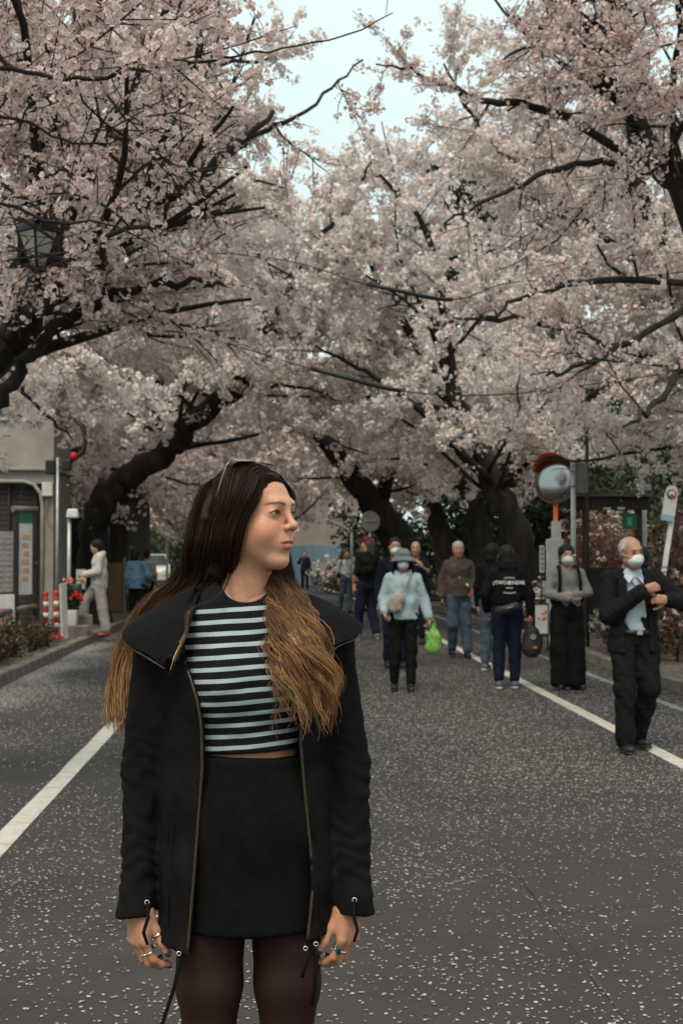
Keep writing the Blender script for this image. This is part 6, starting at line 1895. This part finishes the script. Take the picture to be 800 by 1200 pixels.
R_mid = [(.02, .105, 1.415), (.105, .085, 1.408), (.160, .040, 1.400), (.186, .000, 1.388), (.182, -.050, 1.370), (.165, -.092, 1.345), (hx(362), -.122, 1.300)]
R_out = [(.04, .115, 1.380), (.15, .105, 1.376), (.226, .055, 1.372), (.246, .010, 1.360), (.234, -.045, 1.345), (.194, -.088, 1.330), (hx(366), -.122, 1.295)]
for rows in ((L_in, L_mid, L_out), (R_in, R_mid, R_out)):
    o = MB().grid(collar_patch(rows, .016), 44, 16).build('collar_flap', f_coat, coat, solid=.018)
    md = o.modifiers.new('round', 'BEVEL'); md.width = .005; md.segments = 3; md.limit_method = 'ANGLE'
    P = catmull(rows[2], 8)
    MB().tube([Vector(p) + Vector((0, -.006, -.004)) for p in P[26:]], .0020, 5).build('collar_zip', m_zip, coat)
# hem draw cords with eyelets
def cord(p0, pts, name='draw_cord'):
    MB().tube([Vector(p0)] + [Vector(p) for p in pts], .0042, 7).build(name, f_coat, coat)
    mb = MB(); mb.lathe(Vector(p0) + Vector((0, -.003, .004)), [(.0035, -.0015), (.0060, 0), (.0035, .0015), (.0028, 0), (.0035, -.0015)], 14, True, Matrix.Rotation(R(85), 3, 'X')); mb.f = [f for f in mb.f if len(f) == 4]; mb.sm = [True] * len(mb.f); mb.build('eyelet', m_silver, coat)
cord(tuple(W3(212, 1113, -.126)), [W3(211, 1130, -.129), W3(205, 1155, -.130), W3(196, 1182, -.13), W3(186, 1215, -.125), W3(180, 1240, -.12)])
cord(tuple(W3(358, 1109, -.108)), [W3(361, 1118, -.112), W3(358, 1128, -.115), W3(354, 1140, -.112)])
cord(tuple(W3(370, 1104, -.10)), [W3(371, 1122, -.103), W3(369, 1150, -.10), W3(366, 1172, -.10)])

# ---- hair
EC, ER = np.array((0, .018, .038)), np.array((.072, .092, .084))
def scalp(d, lift=1.10):
    d = nrm(d); return EC + d * ER * lift
S = SDF()
S.ell(hw(EC), (ER + .0075) * HS, .01, HM)
S.cap(hw((-.03, .055, .0)), hw((-.02, .075, -.10)), .060, .045, .03); S.cap(hw((.03, .05, .0)), hw((.035, .06, -.10)), .055, .035, .03)
for s in (-1, 1): S.cap(hw((s * .066, .012, .03)), hw((s * .066, .022, -.06)), .020, .014, .02)
S.ell(hw((0, -.100, .010)), (np.array((.053, .068, .085))) * HS, .008, HM, True)
S.ell(hw((0, -.075, -.055)), (np.array((.058, .062, .075))) * HS, .008, HM, True)
S.warp(wrinkle(.0015, 130, 231))
m_hair = mat('hair', (1, 1, 1), .5, (.72, .68, .66), 120, attr='paint', spec=.22)
hair = empty('hair'); hair.parent = hero
def hcol(V, f=None): return np.tile(np.array((.030, .0155, .0105)), (len(V), 1))
sdf_obj('hair_cap', S, .004, m_hair, hair, hcol)

hr = np.random.default_rng(77)
DARK = np.array((.034, .0175, .0115)); MID = np.array((.115, .055, .026)); GOLD = np.array((.43, .215, .080)); PALE = np.array((.62, .39, .19))
def W3(px, py, y): return np.array((hx(px, y), y, hz(py, y)))
def near_path(s, l):
    """near side lock, s from the front hairline to the back of the head"""
    s = max(0.0, s * 1.06 - .06) ; ph = R(31) + R(139) * s
    root = scalp((-.03, -math.cos(ph), math.sin(ph)), 1.075)
    a1 = scalp((-.52, -math.cos(ph) * .88 + .04, math.sin(ph) * .82), 1.11 + .03 * l)
    if s < .75:
        t = s / .75
        p2 = np.array((-.061 - .010 * l - .016 * min(1, t * 3), -.060 + .115 * t, .042))
        p3 = np.array((-.077 - .012 * l, -.034 + .115 * t, -.014))
        p4 = np.array((-.079 - .012 * l, -.020 + .110 * t, -.062))
    else:
        t = (s - .75) / .25
        p2 = scalp((-.75 + .55 * t, .7 + .2 * t, .25), 1.24 + .10 * l)
        p3 = np.array((-.075 + .05 * t, .112 + .045 * t + .015 * l, -.012)); p4 = np.array((-.078 + .05 * t, .125 + .045 * t + .015 * l, -.070))
    pts = [hw(p) for p in (root, a1, p2, p3, p4)]
    pts += [W3(264 - 60 * s + 4 * l, 683 - 4 * s, .012 + .09 * s - .015 * l), W3(226 - 60 * s, 712 + 4 * s, .085 + .05 * s - .01 * l),
            W3(180 - 36 * s, 764, .125 + .03 * s), W3(160 - 26 * s, 806, .120 + .03 * s), W3(158 - 32 * s, 832 + 22 * (1 - abs(s - .5)) + 8 * l, .110 + .03 * s)]
    return pts
def far_path(s, l):
    s = s ** 1.4; ph = R(30) + R(132) * s
    root = scalp((.02, -math.cos(ph), math.sin(ph)), 1.075)
    a1 = scalp((.62, -math.cos(ph) * .85 + .06, math.sin(ph) * .80), 1.12)
    p2 = np.array((.068, -.056 + .10 * s, .044)); p3 = np.array((.078, -.036 + .10 * s, -.018)); p4 = np.array((.074, -.012 + .085 * s, -.085))
    pts = [hw(p) for p in (root, a1, p2, p3, p4)]
    u = 1 - s
    pts += [W3(319 + 26 * u, 690, -.018 - .03 * l + .03 * u), W3(323 + 48 * u, 745, -.098 - .03 * l + .01 * u), W3(329 + 58 * u, 800, -.122 - .028 * l + .01 * u), W3(332 + 56 * u + 3 * l, 822 + 46 * hr.random(), -.122 - .03 * l + .012 * u)]
    return pts
def back_path(s, l):
    """inner locks behind the neck that fall down the back"""
    root = scalp((-.6 + 1.2 * s, .75, .5), 1.1); p1 = scalp((-.6 + 1.2 * s, .95, .0), 1.15)
    pts = [hw(p) for p in (root, p1, (-.055 + .11 * s, .105, -.06), (-.06 + .12 * s, .09, -.12))]
    return pts + [W3(225 + 70 * s, 720, .10), W3(205 + 90 * s, 780, .165), W3(190 + 110 * s, 850, .175)]
def make_locks(paths, n_str, wave, wfreq, spread, golden, seed, width=.00072, core=.55, e0=.38):
    r = np.random.default_rng(seed); NP = 34
    RV, RF, RC = [], [], []; off = 0; CV, CF, CCo = [], [], []; coff = 0
    tt = np.linspace(0, 1, NP)
    for pts in paths:
        P = catmull(pts, 14); sl = np.concatenate([[0], np.cumsum(np.linalg.norm(np.diff(P, axis=0), axis=1))]); sl /= sl[-1]
        P = np.stack([np.interp(tt, sl, P[:, i]) for i in range(3)], 1)
        tan = np.gradient(P, axis=0); tan /= np.linalg.norm(tan, axis=1, keepdims=True)
        u0 = np.cross(tan[0], (.3, 1, .2)); us = []
        for tq in tan:
            u0 = u0 - tq * u0.dot(tq); u0 = u0 / (np.linalg.norm(u0) + 1e-9); us.append(u0)
        u = np.array(us); w = np.cross(tan, u)
        env = np.clip((tt - e0) / .35, 0, 1) ** 1.3
        ph, fr = r.uniform(0, 6.28), wfreq * r.uniform(.75, 1.25); A0 = wave * r.uniform(.5, 1.3)
        wv = (env * A0)[:, None] * (np.sin(2 * np.pi * fr * tt + ph)[:, None] * u + .8 * np.cos(2 * np.pi * fr * tt + ph)[:, None] * w)
        C = P + wv
        tone = r.uniform(-.45, .35)
        g = np.clip((tt - golden[0] - tone * .25) / (golden[1] - golden[0]), 0, 1)
        base = DARK * (1 - np.clip(g * 2, 0, 1))[:, None] + MID * np.clip(g * 2, 0, 1)[:, None]
        g2 = np.clip(g * 2 - 1, 0, 1)[:, None]; top = (GOLD, GOLD, PALE, MID * 1.6)[r.integers(0, 4)]
        base = base * (1 - g2) + (top * (1 + tone)) * g2
        # core of the lock
        rad = spread * core * np.clip(np.minimum(tt * 8 + .35, (1 - tt) * 3.2 + .12), 0, 1); n = 6
        ang = np.arange(n) * 2 * np.pi / n
        ring = C[:, None] + rad[:, None, None] * (np.cos(ang)[None, :, None] * u[:, None] + np.sin(ang)[None, :, None] * w[:, None] * .7)
        CV.append(ring.reshape(-1, 3)); i = np.arange(NP - 1)[:, None] * n; j = np.arange(n)[None]; j2 = (j + 1) % n
        CF.append(np.stack([i + j, i + j2, i + n + j2, i + n + j], -1).reshape(-1, 4) + coff); coff += NP * n
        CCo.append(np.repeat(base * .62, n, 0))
        for q in range(n_str):
            a, b = r.normal(0, 1, 2); fly = 1.8 if r.random() < .05 else 1.0
            sp = spread * np.clip(tt * 6 + .3, 0, 1) * (1 + .5 * env) * fly
            S_ = C + (sp * a)[:, None] * u * .62 + (sp * b)[:, None] * w * .5
            p2 = r.uniform(0, 6.28); S_ = S_ + (env * A0 * .24 * np.sin(2 * np.pi * fr * 1.25 * tt + p2))[:, None] * u
            ln = r.uniform(.74, 1.0); m_ = int(NP * ln)
            fa = r.uniform(0, np.pi); side = (u * math.cos(fa) + w * math.sin(fa) * .6)
            wd = width * r.uniform(.6, 1.25) * np.clip((1 - tt) * 4 + .25, 0, 1)
            V = np.stack([S_ - side * wd[:, None], S_ + side * wd[:, None]], 1)[:m_].reshape(-1, 3)
            k = np.arange(m_ - 1)[:, None] * 2
            RV.append(V); RF.append(k + np.array([[0, 1, 3, 2]]) + off); off += len(V)
            cc = base[:m_] * r.uniform(.65, 1.35); RC.append(np.repeat(cc, 2, 0))
    return (np.concatenate(RV), np.concatenate(RF), np.concatenate(RC)), (np.concatenate(CV), np.concatenate(CF), np.concatenate(CCo))
def hair_part(name, n, pathf, n_str, wave, wfreq, spread, golden, seed, core=.55, e0=.38, width=.00072):
    r = np.random.default_rng(seed)
    paths = [pathf((i + r.random()) / n, r.random()) for i in range(n)]
    st, co = make_locks(paths, n_str, wave, wfreq, spread, golden, seed + 1, core=core, e0=e0, width=width)
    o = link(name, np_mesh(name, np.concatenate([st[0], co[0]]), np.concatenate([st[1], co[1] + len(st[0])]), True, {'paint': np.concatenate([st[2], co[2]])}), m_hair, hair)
    return tag(o, kind='stuff')
hair_part('near_locks', 78, near_path, 42, .0115, 3.6, .0078, (.32, .82), 501, e0=.24, width=.00056)
hair_part('front_locks', 54, far_path, 46, .0210, 3.6, .0056, (.40, .74), 511, width=.00055)
hair_part('hairline_locks', 16, lambda s, l: near_path(.06 + .12 * s, -.25 * l), 26, .004, 3.0, .0045, (.32, .9), 541, e0=.3, width=.0005)
hair_part('under_locks', 34, lambda s, l: [p * .97 + HC * .03 if i < 5 else p for i, p in enumerate(near_path(.38 + .6 * s, -.9 * l))], 26, .006, 3.2, .0090, (.34, .85), 561, e0=.25, width=.0006)
hair_part('crown_locks', 12, lambda s, l: far_path(.10 * s, 0), 22, .004, 3.0, .0045, (.4, .8), 551, e0=.3, width=.0005)
hair_part('back_locks', 22, back_path, 8, .0085, 2.6, .0110, (.5, 1.0), 521)
# a few loose strands blown over the striped top
def loose(s, l): return [hw((-.05, .05, -.09)), hw((-.055, .03, -.12)), W3(258, 698, -.07), W3(228 - 10 * s, 715, -.118), W3(222 - 8 * s, 740, -.132), W3(205 + 6 * s, 768, -.14), W3(196 + 10 * s, 790, -.14)]
hair_part('loose_strands', 2, loose, 5, .006, 2.4, .0022, (.45, .8), 531, .2)

# ---- sunglasses pushed up on the head, earring
sg_ = empty('sunglasses', (HX0, HY, 0), 0, 'thin metal sunglasses pushed up on top of her hair', 'sunglasses')
m_lens = mat('lens', (.36, .40, .42), .12, metal=.55, spec=.8); m_frame = mat('frame_metal', (.30, .22, .19), .3, metal=.8)
T_ = lambda p: Vector(hw(p))
for s in (-1, 1):
    ring = [T_((s * .036 + .031 * math.cos(a), .004 + .021 * math.sin(a), .1345 + .0045 * math.sin(a) - .004 * abs(math.cos(a)) * (1 if math.cos(a) * s > 0 else 0))) for a in np.linspace(0, 2 * np.pi, 25)]
    mb = MB(); n = 24; c = sum((Vector(p) for p in ring[:24]), Vector()) / 24
    mb.add([c] + ring[:24], [(0, 1 + k, 1 + (k + 1) % 24) for k in range(24)], True); mb.build('lens', m_lens, sg_, solid=.0015)
    MB().tube(ring, .0014, 6, False).build('rim', m_frame, sg_)
    MB().tube([T_((s * .066, .014, .133)), T_((s * .077, .020, .120)), T_((s * .083, .030, .085)), T_((s * .086, .045, .045)), T_((s * .087, .062, .01))], .0018, 6).build('temple_arm', m_frame, sg_)
MB().tube([T_((-.006, .004, .136)), T_((0, .002, .139)), T_((.006, .004, .136))], .0014, 6).build('bridge', m_frame, sg_)
e0 = hw((-.080, -.004, -.050))
mb = MB(); mb.tube([e0 + np.array((.006 * math.cos(a), -.008, .010 * math.sin(a))) for a in np.linspace(0, 2 * np.pi, 17)], .0014, 6, False); mb.build('earring', mat('gold', (.75, .55, .30), .2, metal=1.0), hero)
